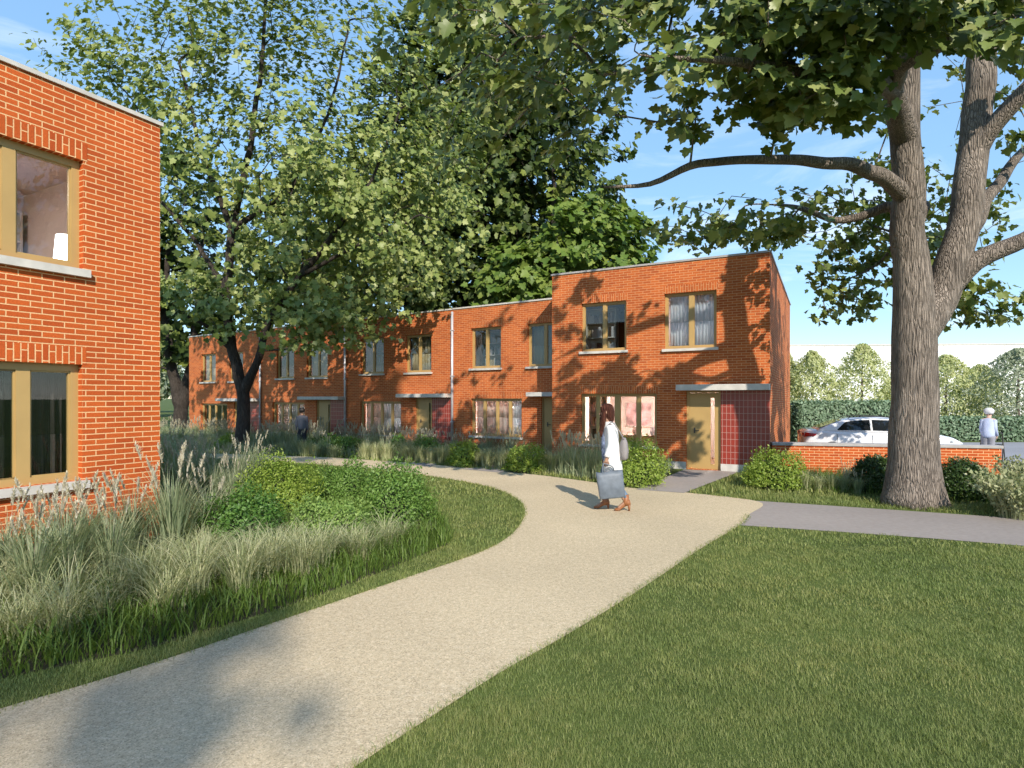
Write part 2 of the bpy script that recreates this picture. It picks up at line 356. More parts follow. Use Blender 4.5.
sheet('door_path', [gp(*p) for p in [(636, 490), (684, 493.5), (736, 473.5), (735, 471.5), (684, 470.0)]], .012, M['paving'])
sheet('neighbour_path', [gp(*p) for p in [(462, 469.5), (500, 473), (566, 459), (545, 458.5)]], .012, M['paving'])
sheet('gravel_walk', [gp(*p) for p in [(398, 464), (432, 466.5), (470, 452), (450, 451.5)]], .012, M['paving'])
sheet('parking_road', [(11.4, 13.3), (60, 4), (60, 25), (20.5, 24.2), (9.4, 23.6), (9.4, 19.6), (8.2, 16.5), (7.2, 15.2), (8.0, 14.2)], .006, M['asphalt'])
bed_left = [gp(*p) for p in [(-330, 740), (0, 679), (80, 663), (156, 647), (250, 618), (300, 602), (340, 588), (383, 572), (447, 545), (450, 530), (434, 505), (424, 486), (400, 478), (350, 472), (300, 468), (200, 464), (60, 461), (-200, 480)]]
sheet('planting_bed', bed_left, .003, M['soil'])
AX = Vector((.88003, -.47491, 0)); BX = Vector((.47491, .88003, 0)); C0 = Vector((6.28, 14.12, 0))
RA = Vector((.84381, -.53664, 0)); RB = Vector((.53664, .84381, 0)); R0 = Vector((1.734, 17.937, 0))
front_bed = [R0 + RA * -24 - RB * .03, R0 + RA * -.9 - RB * .03, gp(566, 461), C0 + AX * -2.3 - BX * .03, gp(668, 476), gp(640, 485), gp(600, 480.5), gp(540, 473), gp(490, 468.2), gp(430, 462.6), gp(380, 459.2), gp(330, 456), gp(265, 453.8), gp(150, 451)]
sheet('front_bed', front_bed, .004, M['soil'])
wall_bed = [gp(*p) for p in [(745, 486), (800, 492), (880, 497), (960, 503), (1024, 510), (1150, 512), (1080, 478), (1000, 478), (770, 473.2), (740, 474)]]
sheet('wall_bed', wall_bed, .004, M['soil'])

# ------------------------------------------------------------------ grass makers
def inpoly(P, poly):
    x, y = P[:, 0], P[:, 1]; r = np.zeros(len(P), bool); n = len(poly)
    for i in range(n):
        x0, y0 = poly[i][0], poly[i][1]; x1, y1 = poly[(i + 1) % n][0], poly[(i + 1) % n][1]
        c = ((y0 > y) != (y1 > y)); r ^= c & (x < (x1 - x0) * (y - y0) / ((y1 - y0) if y1 != y0 else 1e-9) + x0)
    return r
def sample(poly, dens, view=True):
    q = np.array([[p[0], p[1]] for p in poly]); lo, hi = q.min(0), q.max(0)
    lo = np.maximum(lo, [-16, .8]); hi = np.minimum(hi, [40, 40])
    n = int(np.prod(hi - lo) * dens); P = rng.random((n, 2)) * (hi - lo) + lo
    if view: P = P[np.abs(P[:, 0]) < P[:, 1] * 1.12 + 1.3]
    return P[inpoly(P, poly)]
def ribbons(base, head, H, L, W, k=3, sag=.35):
    """grass blades: base (n,2|3), heading angle, height, reach, width; k segments"""
    n = len(base); B3 = np.zeros((n, 3)); B3[:, :base.shape[1]] = base
    d = np.stack([np.cos(head), np.sin(head), 0 * head], 1); s = np.stack([-np.sin(head), np.cos(head), 0 * head], 1)
    t = np.linspace(0, 1, k + 1); V = []
    for j, tj in enumerate(t):
        c = B3 + d * (L * tj ** 1.7)[:, None]; c[:, 2] += H * (tj * (1 + sag) - sag * tj ** 2.4)
        wj = W * (1 - tj ** 1.6) * .5
        if j < k: V += [c - s * wj[:, None], c + s * wj[:, None]]
        else: V += [c]
    m = 2 * k + 1; V = np.stack(V, 1).reshape(-1, 3); T = []
    for j in range(k - 1): a = 2 * j; T += [[a, a + 1, a + 3], [a, a + 3, a + 2]]
    T.append([2 * k - 2, 2 * k - 1, 2 * k]); T = np.array(T)
    return V, (T[None] + (np.arange(n) * m)[:, None, None]).reshape(-1, 3)
def join(parts):
    V, T, o = [], [], 0
    for v, t in parts: V.append(v); T.append(t + o); o += len(v)
    return np.concatenate(V), np.concatenate(T)
def vnoise(P, s, seed=0):
    r = np.random.default_rng(seed); o = 0
    for k in range(5):
        a = r.random() * 6.28; f = s * (1.0 + .7 * k); o = o + np.sin((P[:, 0] * np.cos(a) + P[:, 1] * np.sin(a)) * f + r.random() * 6.28) / (1 + .5 * k)
    return o / 3
def turf(name, poly, zones, mat, hgt=.045, wid=.0033, lab=None):
    parts = []
    for d0, d1, dens, sc_ in zones:
        P = sample(poly, dens); P = P[(P[:, 1] >= d0) & (P[:, 1] < d1)]
        if not len(P): continue
        n = len(P); v = vnoise(P, 4.0, 3); v2 = vnoise(P, 13.0, 5)
        keep = rng.random(n) < (.75 + .35 * v2); P, v, v2 = P[keep], v[keep], v2[keep]; n = len(P)
        h = hgt * (.55 + .6 * rng.random(n)) * (1 + .45 * v + .35 * v2) * (1 + .25 * (sc_ - 1))
        parts.append(ribbons(P, rng.random(n) * 6.28, h, h * (.3 + .9 * rng.random(n)), wid * sc_ * (.7 + .6 * rng.random(n)), 2, .3))
    V, T = join(parts); o = link(name, np_mesh(name, V, T, mat)); tag(o, lab, 'grass', None, 'stuff'); return o
lawn_right = [p for p in RE if p.y < gp(0, 524).y] [::-1] + [gp(*p) for p in [(735, 526), (840, 533), (930, 539.5), (1024, 547.5), (1300, 576)]] + [Vector((9, .5, 0)), Vector((-1, .5, 0))]
ZN = [(2.4, 3.6, 21000, .66), (3.6, 5, 12500, .9), (5, 7.2, 6200, 1.35), (7.2, 11, 2200, 2.3), (11, 17, 620, 4.4), (17, 30, 220, 7)]
turf('lawn_grass', lawn_right, ZN, M['lawn'], .027, lab='mown green lawn right of the gravel path')
verge = [p for p in LE] + bed_left[::-1]
turf('verge_grass', verge, ZN, M['lawn'], .03, lab='trimmed grass verge between the gravel path and the planting bed')
strip = [p for p in RE if p.y > gp(0, 491).y and p.x < 3.2] + [gp(640, 487), gp(600, 480.5), gp(540, 473), gp(490, 468.2), gp(430, 462.6), gp(380, 459.2), gp(330, 456), gp(265, 453.8), gp(150, 451)]
turf('far_verge_grass', strip, ZN, M['lawn'], .05, lab='narrow grass strip along the far side of the gravel path')
gl = [gp(*p) for p in [(688, 493.5), (757, 501), (840, 506), (930, 512), (1024, 518), (1100, 523), (1150, 512), (1024, 505), (960, 500), (880, 494), (800, 489), (742, 476), (737, 474.5)]]
turf('tree_lawn_grass', gl, ZN, M['lawn'], .05, lab='grass strip under the big tree behind the grey side path')

# ------------------------------------------------------------------ bed planting
def edge_tufts(name, curve, y0, y1, lab):
    parts = []
    for a, b in zip(curve[:-1], curve[1:]):
        if not (y0 < a.y < y1): continue
        L = (b - a).length; n = int(L * 420 / max(1, a.y / 5)); t = rng.random(n); nx, ny = -(b - a).y / L, (b - a).x / L
        off = rng.normal(0, .022, n) + .02 * np.sin(t * 9 + a.x * 7); k = max(1, a.y / 6)
        P = np.stack([a.x + (b - a).x * t + nx * off, a.y + (b - a).y * t + ny * off], 1); h = .018 + .035 * rng.random(n) ** 2
        parts.append(ribbons(P, rng.random(n) * 6.28, h, h * (.3 + rng.random(n)), .0035 * k * (.7 + .6 * rng.random(n)), 2, .3))
    V, T = join(parts); o = link(name, np_mesh(name, V, T, M['lawn'])); tag(o, lab, 'grass', None, 'stuff')
edge_tufts('path_edge_grass', RE, .5, 9.2, 'ragged grass growing over the right edge of the gravel path')
edge_tufts('path_edge_grass', LE, .5, 16, 'ragged grass growing over the left edge of the gravel path')
# longer border grass along the edge of the left bed
def border():
    E = catmull([gp(*p) for p in [(-120, 702), (0, 678), (80, 662), (156, 646), (250, 617), (300, 601), (340, 587), (383, 571), (446, 544), (449, 531)]], 10)
    parts = []
    for a, b in zip(E[:-1], E[1:]):
        L = (b - a).length; n = int(L * 620); t = rng.random(n); nrm = Vector((-(b - a).y, (b - a).x)).normalized()
        off = -.03 + rng.random(n) ** 1.25 * .95
        P = np.stack([a.x + (b.x - a.x) * t + nrm.x * off, a.y + (b.y - a.y) * t + nrm.y * off], 1)
        h = (.06 + .085 * rng.random(n)) * (1 + .3 * vnoise(P, 9, 2))
        ang = math.atan2(-nrm.y, -nrm.x) + rng.normal(0, 1.0, n)
        parts.append(ribbons(P, ang, h, h * (.3 + .7 * rng.random(n)), .0055 + .004 * rng.random(n), 3, .4))
    V, T = join(parts); o = link('border_grass', np_mesh('border_grass', V, T, M['longgrass'])); tag(o, 'longer green grass fringe at the edge of the left planting bed', 'grass', None, 'stuff')
border()
def pale_mass():
    poly = [gp(*p) for p in [(-250, 690), (0, 650), (100, 630), (250, 592), (330, 568), (410, 548), (430, 530), (330, 545), (300, 545), (200, 553), (100, 572), (0, 590), (-120, 600)]]
    C = sample(poly, 15); parts = []
    for c in C:
        n = 95; r = np.abs(rng.normal(0, .085, n)); a = rng.random(n) * 6.28
        P = np.stack([c[0] + r * np.cos(a), c[1] + r * np.sin(a)], 1); h = (.17 + .19 * rng.random(n)) * R.uniform(.55, 1.5)
        parts.append(ribbons(P, a + rng.normal(0, .5, n), h, h * (.4 + 1.5 * rng.random(n)), .0055 + .0035 * rng.random(n), 4, .9))
    V, T = join(parts); o = link('ornamental_grass', np_mesh('ornamental_grass', V, T, M['palegrass'])); tag(o, 'pale arching ornamental grass filling the front of the left bed', 'grass', None, 'stuff')
pale_mass()
def bed_cover(name, poly, dens, h0, mat, lab):
    P = sample(poly, dens); n = len(P); h = h0 * (.5 + rng.random(n)) * (1 + .4 * vnoise(P, 3, 8))
    V, T = ribbons(P, rng.random(n) * 6.28, h, h * (.3 + rng.random(n)), .008 + .008 * rng.random(n), 3, .5)
    o = link(name, np_mesh(name, V, T, mat)); tag(o, lab, 'grass', None, 'stuff')
bed_cover('bed_grass', bed_left, 480, .16, M['longgrass'], 'low green ground cover between the plants of the left bed')
bed_cover('front_bed_grass', front_bed, 260, .30, M['feather'], 'low grey-green ground cover in front of the terraced houses')
bed_cover('wall_bed_grass', wall_bed, 420, .17, M['longgrass'], 'low green ground cover at the foot of the garden wall')

def feather_mesh(seed, H=1.0, nb=150, plumes=10, mat='feather'):
    r = np.random.default_rng(seed); n = nb; a = r.random(n) * 6.28; rr = np.abs(r.normal(0, .07, n))
    P = np.stack([rr * np.cos(a), rr * np.sin(a)], 1); h = H * (.35 + .5 * r.random(n))
    V, T = ribbons(P, a + r.normal(0, .4, n), h, h * (.12 + .75 * r.random(n) ** 1.3), .010 + .006 * r.random(n), 4, .45)
    me = np_mesh('blades', V, T, M[mat]); parts = []
    for k in range(plumes):
        a = r.random() * 6.28; L = H * (.05 + .28 * r.random()); hh = H * (.8 + .3 * r.random())
        st = ribbons(np.array([[.02 * math.cos(a), .02 * math.sin(a)]]), np.array([a]), np.array([hh * .9]), np.array([L]), np.array([.006]), 4, .2); parts.append(st)
        tip = Vector((math.cos(a) * L, math.sin(a) * L, hh * .86)); dr = Vector((math.cos(a) * .35, math.sin(a) * .35, 1)).normalized()
        m = 46; t = r.random(m); wv = .028 * np.sin(np.clip(t * 3.0 + .14, 0, PI)) + .004
        q = r.random(m) * 6.28; ln = H * .17
        base = np.array(tip)[None] + np.array(dr)[None] * (t * ln)[:, None]
        hd = ribbons(base, q, np.full(m, .045), wv * 1.3, np.full(m, .013), 2, .1); parts.append(hd)
    return me, (np_mesh('seed_heads', *join(parts), M['plume']) if parts else None)
def clump(meshes, loc, rz, s, name, label, cat, group):
    me, pl = meshes
    o = link(name, me, None, loc); o['kind'] = 'thing'; o.rotation_euler = (0, 0, rz); o.scale = (s, s, s * R.uniform(.9, 1.1)); tag(o, label, cat, group)
    if pl: link('seed_heads', pl, o)
    return o
FM = [feather_mesh(k, 1.0, 380, 10) for k in range(4)]
G = 'feather grass clumps by the left house'
for k, (px, py, s, lab) in enumerate([(-55, 612, 1.1, 'feather grass clump cut by the left edge of the picture'), (8, 594, 1.0, 'tall feather grass clump under the mullion of the lower left window'), (66, 592, 1.1, 'broad feather grass clump under the right pane of the lower left window'), (90, 574, 1.0, 'feather grass clump against the right jamb of the lower left window'),
        (132, 563, 1.05, 'tall feather grass clump before the brick pier right of the window'), (172, 560, 1.15, 'tallest pale feather grass clump below the corner of the left house'), (208, 548, 1.0, 'feather grass clump right of the left house corner and beside the lime shrub'), (150, 530, .95, 'feather grass clump standing close to the corner of the left house'),
        (34, 606, 1.0, 'feather grass clump pressed against the brick under the lower left window'), (112, 584, .85, 'low feather grass clump in front of the others below the brick pier'), (58, 577, .95, 'feather grass clump under the sill end of the lower left window')]):
    clump(FM[k % 4], gp(px, py), R.random() * 6, s, 'feather_grass', lab, 'grass clump', G)
G = 'feather grass behind the corner of the left house'
for px, py, s in [(175, 496, 1.0), (192, 490, 1.0), (205, 484, .9), (222, 490, .85), (178, 480, .95), (196, 476, 1.0), (240, 492, 1.05), (252, 484, 1.0), (214, 505, .9), (232, 508, .8), (168, 470, 1.0), (188, 507, 1.0), (262, 478, .7)]:
    clump(FM[R.randrange(4)], gp(px, py), R.random() * 6, s, 'feather_grass', 'feather grass clump in the dense drift behind the left house corner', 'grass clump', G)

# ------------------------------------------------------------------ leaves, shrubs and trees
MAPLE = np.array([(0, 0), (.30, -.08), (.42, .10), (.34, .20), (.58, .34), (.54, .52), (.30, .56), (.28, .76), (.12, .84), (0, 1.0), (-.12, .84), (-.28, .76), (-.30, .56), (-.54, .52), (-.58, .34), (-.34, .20), (-.42, .10), (-.30, -.08)])
OVAL = np.array([(0, 0), (.22, .25), (.24, .6), (0, 1), (-.24, .6), (-.22, .25)])
def leaves(P, nrm, tip, size, shape):
    """leaf polygons at P: unit normals, tip directions, sizes"""
    n = len(P); tip = tip - nrm * (tip * nrm).sum(1)[:, None]; tip /= np.linalg.norm(tip, axis=1)[:, None] + 1e-9
    sd_ = np.cross(tip, nrm); o = np.vstack([[(0, .35)], shape]); m = len(o)
    z = .22 * np.abs(o[:, 0]) - .16 * o[:, 1] ** 2
    V = P[:, None] + size[:, None, None] * (sd_[:, None] * o[None, :, 0, None] + tip[:, None] * o[None, :, 1, None] + nrm[:, None] * z[None, :, None])
    T = np.array([[0, 1 + k, 1 + (k + 1) % (m - 1)] for k in range(m - 1)])
    return V.reshape(-1, 3), (T[None] + (np.arange(n) * m)[:, None, None]).reshape(-1, 3)
def unit(v): return v / (np.linalg.norm(v, axis=1)[:, None] + 1e-9)
def bush_mesh(seed, rx, ry, rz, n, size, mat, shape=OVAL, lump=.22):
    r = np.random.default_rng(seed); d = unit(r.normal(0, 1, (n, 3))); d[:, 2] = np.abs(d[:, 2]) * 1.0 - .12; d = unit(d)
    bumps_ = unit(r.normal(0, 1, (14, 3))); b = np.max(d @ bumps_.T, axis=1); rad = (1 - lump) + lump * 1.6 * np.clip((b - .75) / .25, 0, 1)
    rad *= (.62 + .38 * r.random(n) ** .45) * (1 + .07 * r.normal(0, 1, n))
    P = d * rad[:, None] * np.array([rx, ry, rz]); P[:, 2] += rz * .18; P[:, 2] = np.maximum(P[:, 2], .015)
    nr = unit(d + .75 * r.normal(0, 1, (n, 3))); tp = unit(d + np.array([0, 0, .5]) + .6 * r.normal(0, 1, (n, 3)))
    V, T = leaves(P, nr, tp, size * (.6 + .8 * r.random(n)), shape)
    return np_mesh('foliage', V, T, mat)
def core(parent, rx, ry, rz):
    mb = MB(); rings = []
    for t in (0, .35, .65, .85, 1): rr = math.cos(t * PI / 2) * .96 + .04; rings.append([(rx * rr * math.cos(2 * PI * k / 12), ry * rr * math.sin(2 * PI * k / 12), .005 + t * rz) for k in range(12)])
    mb.loft(rings); mb.build('dark_core', M['core'], parent)
def bush(px, py, rx, ry, rz, n, size, mat, label, seed, group=None, name='shrub', cat='shrub', lump=.34):
    o = link(name, bush_mesh(seed, rx, ry, rz, n, size, M[mat], OVAL, lump), None, gp(px, py)); tag(o, label, cat, group)
    core(o, rx * .62, ry * .62, rz * .72); return o
G = 'rounded shrubs in the left bed'
bush(243, 549, .48, .46, .60, 9000, .036, 'shrub_deep', 'deep green rounded shrub at the front left of the left bed shrub group', 1, G)
bush(282, 512, .60, .55, .74, 8000, .04, 'shrub_lime', 'lime yellow shrub at the back left of the left bed shrub group', 2, G)
bush(328, 540, .50, .48, .56, 9000, .036, 'shrub_grey', 'sage green shrub in the middle of the left bed shrub group', 3, G)
bush(345, 502, .5, .5, .62, 7000, .038, 'shrub_green', 'green shrub at the back of the left bed, behind the sage one', 4, G)
bush(391, 526, .55, .5, .72, 9500, .038, 'shrub_green', 'fresh green shrub at the right end of the left bed', 5, G)
G = 'rounded shrubs before the houses'
bush(636, 484, .62, .55, .78, 7560, 0.046, 'shrub_lime', 'large bright green shrub right behind the walking woman', 6, G)
bush(775, 488, .60, .5, .66, 7140, 0.046, 'shrub_lime', 'bright green shrub at the left end of the garden wall', 7, G)
bush(526, 472, .62, .5, .52, 4200, 0.053, 'shrub_lime', 'low lime shrub before the cut-off door at the terrace end', 8, G)
bush(397, 456, .46, .42, .50, 2400, .066, 'shrub_deep', 'dark green shrub left of the two shrubs before the second canopy', 9, G)
bush(428, 458, .50, .45, .52, 2600, .066, 'shrub_green', 'mid green shrub in front of the red tiles under the second canopy', 10, G)
bush(463, 466, .50, .45, .52, 3000, .062, 'shrub_lime', 'yellowish shrub right under the tall downpipe', 11, G)
bush(346, 454, .60, .5, .60, 2600, .07, 'shrub_green', 'bushy green shrub before the red tiles right of the standing man', 12, G)
bush(322, 452, .42, .4, .46, 2000, .072, 'shrub_deep', 'small green shrub just right of the standing man', 13, G)
bush(226, 450, .5, .45, .48, 1900, .075, 'shrub_lime', 'small lime shrub left of the dark forked tree trunk', 14, G)
G = 'clipped dark shrubs by the garden wall'
bush(876, 492, .44, .42, .62, 7000, .05, 'shrub_dark', 'clipped dark green shrub left of the big trunk', 16, G, lump=.08)
bush(964, 499, .52, .45, .60, 8000, .05, 'shrub_dark', 'clipped dark green shrub right of the big trunk', 17, G, lump=.08)

PM = [feather_mesh(20 + k, .6, 240, 0, 'palegrass') for k in range(3)]
G = 'pale grass tufts before the garden wall'
for px, py, s in [(805, 491, .8), (818, 492, .75), (832, 492, .8), (796, 488, .7), (812, 487, .8)]:
    clump(PM[R.randrange(3)], gp(px, py), R.random() * 6, s, 'grass_tuft', 'pale grass tuft beside the bright shrub before the garden wall', 'grass clump', G)
for px, py, s in [(845, 493, .8), (858, 495, .7), (905, 490, .8), (848, 486, .8)]:
    clump(FM[R.randrange(4)], gp(px, py), R.random() * 6, s * .62, 'grass_tuft', 'grey grass tuft left of the big trunk at the garden wall', 'grass clump', 'grey grass tufts at the garden wall')
# plants along the terrace: grasses over the whole bed
FF = [feather_mesh(40 + k, .85, 110, 9) for k in range(4)]; FP = [feather_mesh(50 + k, .5, 120, 0, 'palegrass') for k in range(3)]
for px, py in [(375, 459.5), (386, 460.2), (410, 461.5), (420, 462.5), (432, 463.2), (441, 463.8), (449, 464.6), (478, 466.5), (486, 467.5), (500, 467.5), (510, 469), (540, 472), (552, 473), (365, 458.8), (305, 455.8), (316, 456.5), (333, 457)]:
    clump(PM[R.randrange(3)], gp(px, py), R.random() * 6, R.uniform(.9, 1.25), 'grass_tuft', 'pale grass tuft at the path side of the bed before the terrace', 'grass clump', 'pale grass tufts along the far side of the path')
cand = sample(front_bed, 2.6, False)
for c in cand:
    d = c[1]; px = 512 + F * c[0] / d
    if px < 150 or px > 660: continue
    inr = (Vector((c[0], c[1], 0)) - R0).dot(RB); back = inr > -2.3
    if 462 < px < 560 and inpoly(np.array([[c[0], c[1]]]), [gp(455, 470.5), gp(505, 474), gp(572, 458), gp(536, 456)])[0]: continue
    if px > 655: continue
    if px > 560: lab = 'grey feather grass clump under the wide window of the corner house'; g = 'feather grass before the corner house'
    elif px > 453: lab = 'feather grass clump before the house next to the corner house'; g = 'feather grass before the second house'
    elif px > 345: lab = 'feather grass clump before the middle house of the terrace'; g = 'feather grass before the middle house'
    else: lab = 'feather grass clump before the far left houses of the terrace'; g = 'feather grass before the far houses'
    if back or R.random() < .35: clump(FF[R.randrange(4)], (c[0], c[1], 0), R.random() * 6, R.uniform(.7, 1.1), 'feather_grass', lab, 'grass clump', g)
    else: clump(FP[R.randrange(3)], (c[0], c[1], 0), R.random() * 6, R.uniform(.7, 1.2), 'grass_tuft', lab.replace('grey feather grass clump', 'low pale grass tuft').replace('feather grass clump', 'low pale grass tuft'), 'grass clump', g.replace('feather grass', 'low pale grass'))
for px, py, s in [(562, 474, 1.1), (574, 475, 1.2), (586, 477, 1.15), (597, 478, 1.05), (566, 468, 1.1), (606, 474, 1.0)]:
    clump(FF[R.randrange(4)], gp(px, py), R.random() * 6, s, 'feather_grass', 'grey feather grass clump under the wide window of the corner house', 'grass clump', 'feather grass before the corner house')
# the grey green bush on the right
def lavender():
    r = np.random.default_rng(5); n = 260; a = r.random(n) * 6.28; rr = .38 * np.sqrt(r.random(n)); P = np.stack([rr * np.cos(a), rr * np.sin(a) * .8], 1)
    h = .42 + .30 * r.random(n); lean = .15 + .55 * rr; parts = [ribbons(P, a + r.normal(0, .3, n), h, lean, np.full(n, .012), 4, .15)]
    Q = []
    for k in range(n):
        for t in np.linspace(.2, 1.0, 11):
            c = np.array([P[k, 0] + math.cos(a[k]) * lean[k] * t ** 1.7, P[k, 1] + math.sin(a[k]) * lean[k] * t ** 1.7, h[k] * (t * 1.15 - .15 * t ** 2.4)]); Q.append(c)
    Q = np.array(Q); m = len(Q); tp = unit(r.normal(0, 1, (m, 3)) + [0, 0, 1.3]); parts.append(leaves(Q, unit(r.normal(0, 1, (m, 3))), tp, .05 + .035 * r.random(m), OVAL))
    return np_mesh('grey_bush', *join(parts), M['lavender'])
lm = lavender()
for px, py, s, lab in [(1020, 517, 1.0, 'spiky grey green bush at the right end of the side path lawn'), (1068, 516, 1.1, 'grey green bush cut by the right edge of the picture'), (1035, 497, 1.0, 'bluish grey bush behind the spiky one at the right edge')]:
    o = link('grey_bush', lm, None, gp(px, py)); o.scale = (s,) * 3; o.rotation_euler = (0, 0, R.random() * 6); tag(o, lab, 'shrub', 'grey green bushes on the right')

def tree(name, label, base, guides, ellips, n_pts, leaf, mats, seed, crown_r=.02, bf=.35, per=8, spread=.42, droop=.5, sides=9, group=None, flare=None, keep=None, zmax={}, zmin={}):
    """guides: chains of (point, radius) drawn as limbs; ellips: (centre, radii, weight) volumes that the crown fills"""
    r = np.random.default_rng(seed); pts = []; par = []; rad0 = []; fam = []
    idx = {}
    for gi, ch in enumerate(guides):
        prev = None
        for (p, rd) in ch:
            key = tuple(round(float(x), 3) for x in p)
            if key in idx: prev = idx[key]; continue
            if prev is None:
                pts.append(np.array(p, float)); par.append(-1); rad0.append(rd); fam.append(gi); prev = len(pts) - 1
            else:
                a = np.array(pts[prev]); b = np.array(p, float); L = np.linalg.norm(b - a); m = max(1, int(L / .45)); r0 = min(rad0[prev], rd * 1.6)
                for j in range(1, m + 1):
                    t = j / m; pts.append(a + (b - a) * t + (r.normal(0, .02, 3) if j < m else 0)); par.append(prev); fam.append(gi)
                    rad0.append(r0 + (rd - r0) * t); prev = len(pts) - 1
            idx[key] = prev
    ng = len(pts); W = np.array([e[2] for e in ellips], float); W /= W.sum(); C = []
    for e, wt in zip(ellips, W):
        m = int(n_pts * wt); d = unit(r.normal(0, 1, (m, 3))); rr = r.random(m) ** .42
        q = np.array(e[0]) + d * rr[:, None] * np.array(e[1]); C.append(q)
    C = np.concatenate(C)
    if keep is not None: C = C[keep(C)]
    A = np.array(pts); plen = np.zeros(ng)
    for i in range(1, ng):
        if par[i] >= 0: plen[i] = plen[par[i]] + np.linalg.norm(A[i] - A[par[i]])
    ok = np.array([rad0[i] < .3 for i in range(ng)]) if ng > 6 else np.ones(ng, bool)
    ok[:3] = False
    if not ok.any(): ok[-1] = True
    D = np.full(len(C), 1e9); Pn = np.zeros(len(C), int)
    for i in range(ng):
        if not ok[i]: continue
        c = np.linalg.norm(C - A[i], axis=1) + bf * plen[i] + 50.0 * ((C[:, 2] > zmax.get(fam[i], 99)) | (C[:, 2] < zmin.get(fam[i], -9))); mk = c < D; D[mk] = c[mk]; Pn[mk] = i
    used = np.zeros(len(C), bool); pts = list(A); par = list(par); pl = list(plen)
    for _ in range(len(C)):
        j = int(np.argmin(np.where(used, 1e9, D))); p = Pn[j]; used[j] = True
        a = np.array(pts[p]); b = C[j]; L = np.linalg.norm(b - a); m = max(1, int(L / .7)); prev = p
        for q in range(1, m + 1):
            t = q / m; x = a + (b - a) * t
            if q < m: x = x + r.normal(0, .05 * L / m, 3) + np.array([0, 0, .06 * L * math.sin(PI * t)])
            pts.append(x); par.append(prev); fam.append(fam[p]); pl.append(pl[prev] + L / m); prev = len(pts) - 1
            c = np.linalg.norm(C - x, axis=1) + bf * pl[prev] + 50.0 * ((C[:, 2] > zmax.get(fam[p], 99)) | (C[:, 2] < zmin.get(fam[p], -9))); mk = (c < D) & ~used; D[mk] = c[mk]; Pn[mk] = prev
    n = len(pts); A = np.array(pts); ch = [[] for _ in range(n)]
    for i in range(n):
        if par[i] >= 0: ch[par[i]].append(i)
    rad = np.zeros(n); p_ = 2.25
    for i in range(n - 1, -1, -1):
        s = sum(rad[c] ** p_ for c in ch[i]); rad[i] = max(crown_r * .45, s ** (1 / p_)) if ch[i] else crown_r * .45
    rad[:ng] = np.maximum(np.minimum(rad[:ng], np.array(rad0[:ng]) * 1.0), np.array(rad0[:ng]))
    for i in range(ng, n):
        rad[i] = min(rad[i], rad[par[i]] * .8) if par[i] < ng else min(rad[i], rad[par[i]])
    # limbs as chains
    mb = MB(); tw = mb; done = set()
    starts = [i for i in range(n) if par[i] < 0]
    stack = [(i, None) for i in starts]
    while stack:
        i, fr = stack.pop(); c = [fr, i] if fr is not None else [i]; j = i
        while ch[j]:
            k = max(ch[j], key=lambda q: rad[q])
            for o_ in ch[j]:
                if o_ != k: stack.append((o_, j))
            c.append(k); j = k
        rr = [rad[q] for q in c]
        if fr is not None: rr[0] = min(rr[0], rr[1] * 1.25)
        if len(c) < 2: continue
        P3 = [A[q] for q in c]; big = rr[0] > .09
        if big:
            S = catmull(P3, 4); rs = []
            for q in range(len(rr) - 1): rs += [rr[q] + (rr[q + 1] - rr[q]) * k / 4 for k in range(4)]
            rs.append(rr[-1]); mb.tube(S, rs, sides * 2, True)
        elif rr[0] > .03: mb.tube(P3, rr, sides, False)
        else: tw.tube(P3, rr, 4, False)
    root = empty(name, base); tag(root, label, 'tree', group); inv = -Vector(base)
    if flare:
        # widen the foot of the trunk into root buttresses
        for q, v in enumerate(mb.v):
            z = v[2]
            dx, dy = v[0] - base[0], v[1] - base[1]
            if z < flare[1] and dx * dx + dy * dy < 1.4:
                t = (1 - z / flare[1]) ** 2; an = math.atan2(dy, dx); k = 1 + t * flare[0] * (1 + .35 * math.sin(an * 5 + seed) + .2 * math.sin(an * 8 + 1))
                mb.v[q] = (base[0] + dx * k, base[1] + dy * k, z)
    to = mb.build('trunk', M[mats[0]], root, inv)
    # leaves on thin wood
    thin = np.array([i for i in range(ng, n) if rad[i] < .05 or not ch[i]]); cen = A[thin].mean(0)
    q = np.repeat(thin, per); m = len(q); P = A[q] + unit(r.normal(0, 1, (m, 3))) * (spread * r.random(m) ** .6)[:, None]
    P[:, 2] = A[q, 2] + (P[:, 2] - A[q, 2]) * .55 - .12 * r.random(m); keepm = r.random(m) < (.64 + .36 * np.sin(A[q, 0] * 1.7 + A[q, 2] * 1.3 + A[q, 1]))
    P = P[keepm]; m = len(P); outw = unit(P - cen)
    nr = unit(np.array([0, 0, .5]) + outw * .5 + np.array(sd)[None] * .8 + r.normal(0, .62, (m, 3)))
    tp = unit(outw * .7 + np.array([0, 0, -droop]) + r.normal(0, .55, (m, 3)))
    V, T = leaves(P, nr, tp, leaf * (.55 + .75 * r.random(m)), MAPLE)
    link('crown', np_mesh('crown', V, T, M[mats[1]]), root, inv)
    print('TREE', name, 'nodes', n, 'leaves', m)
    return root

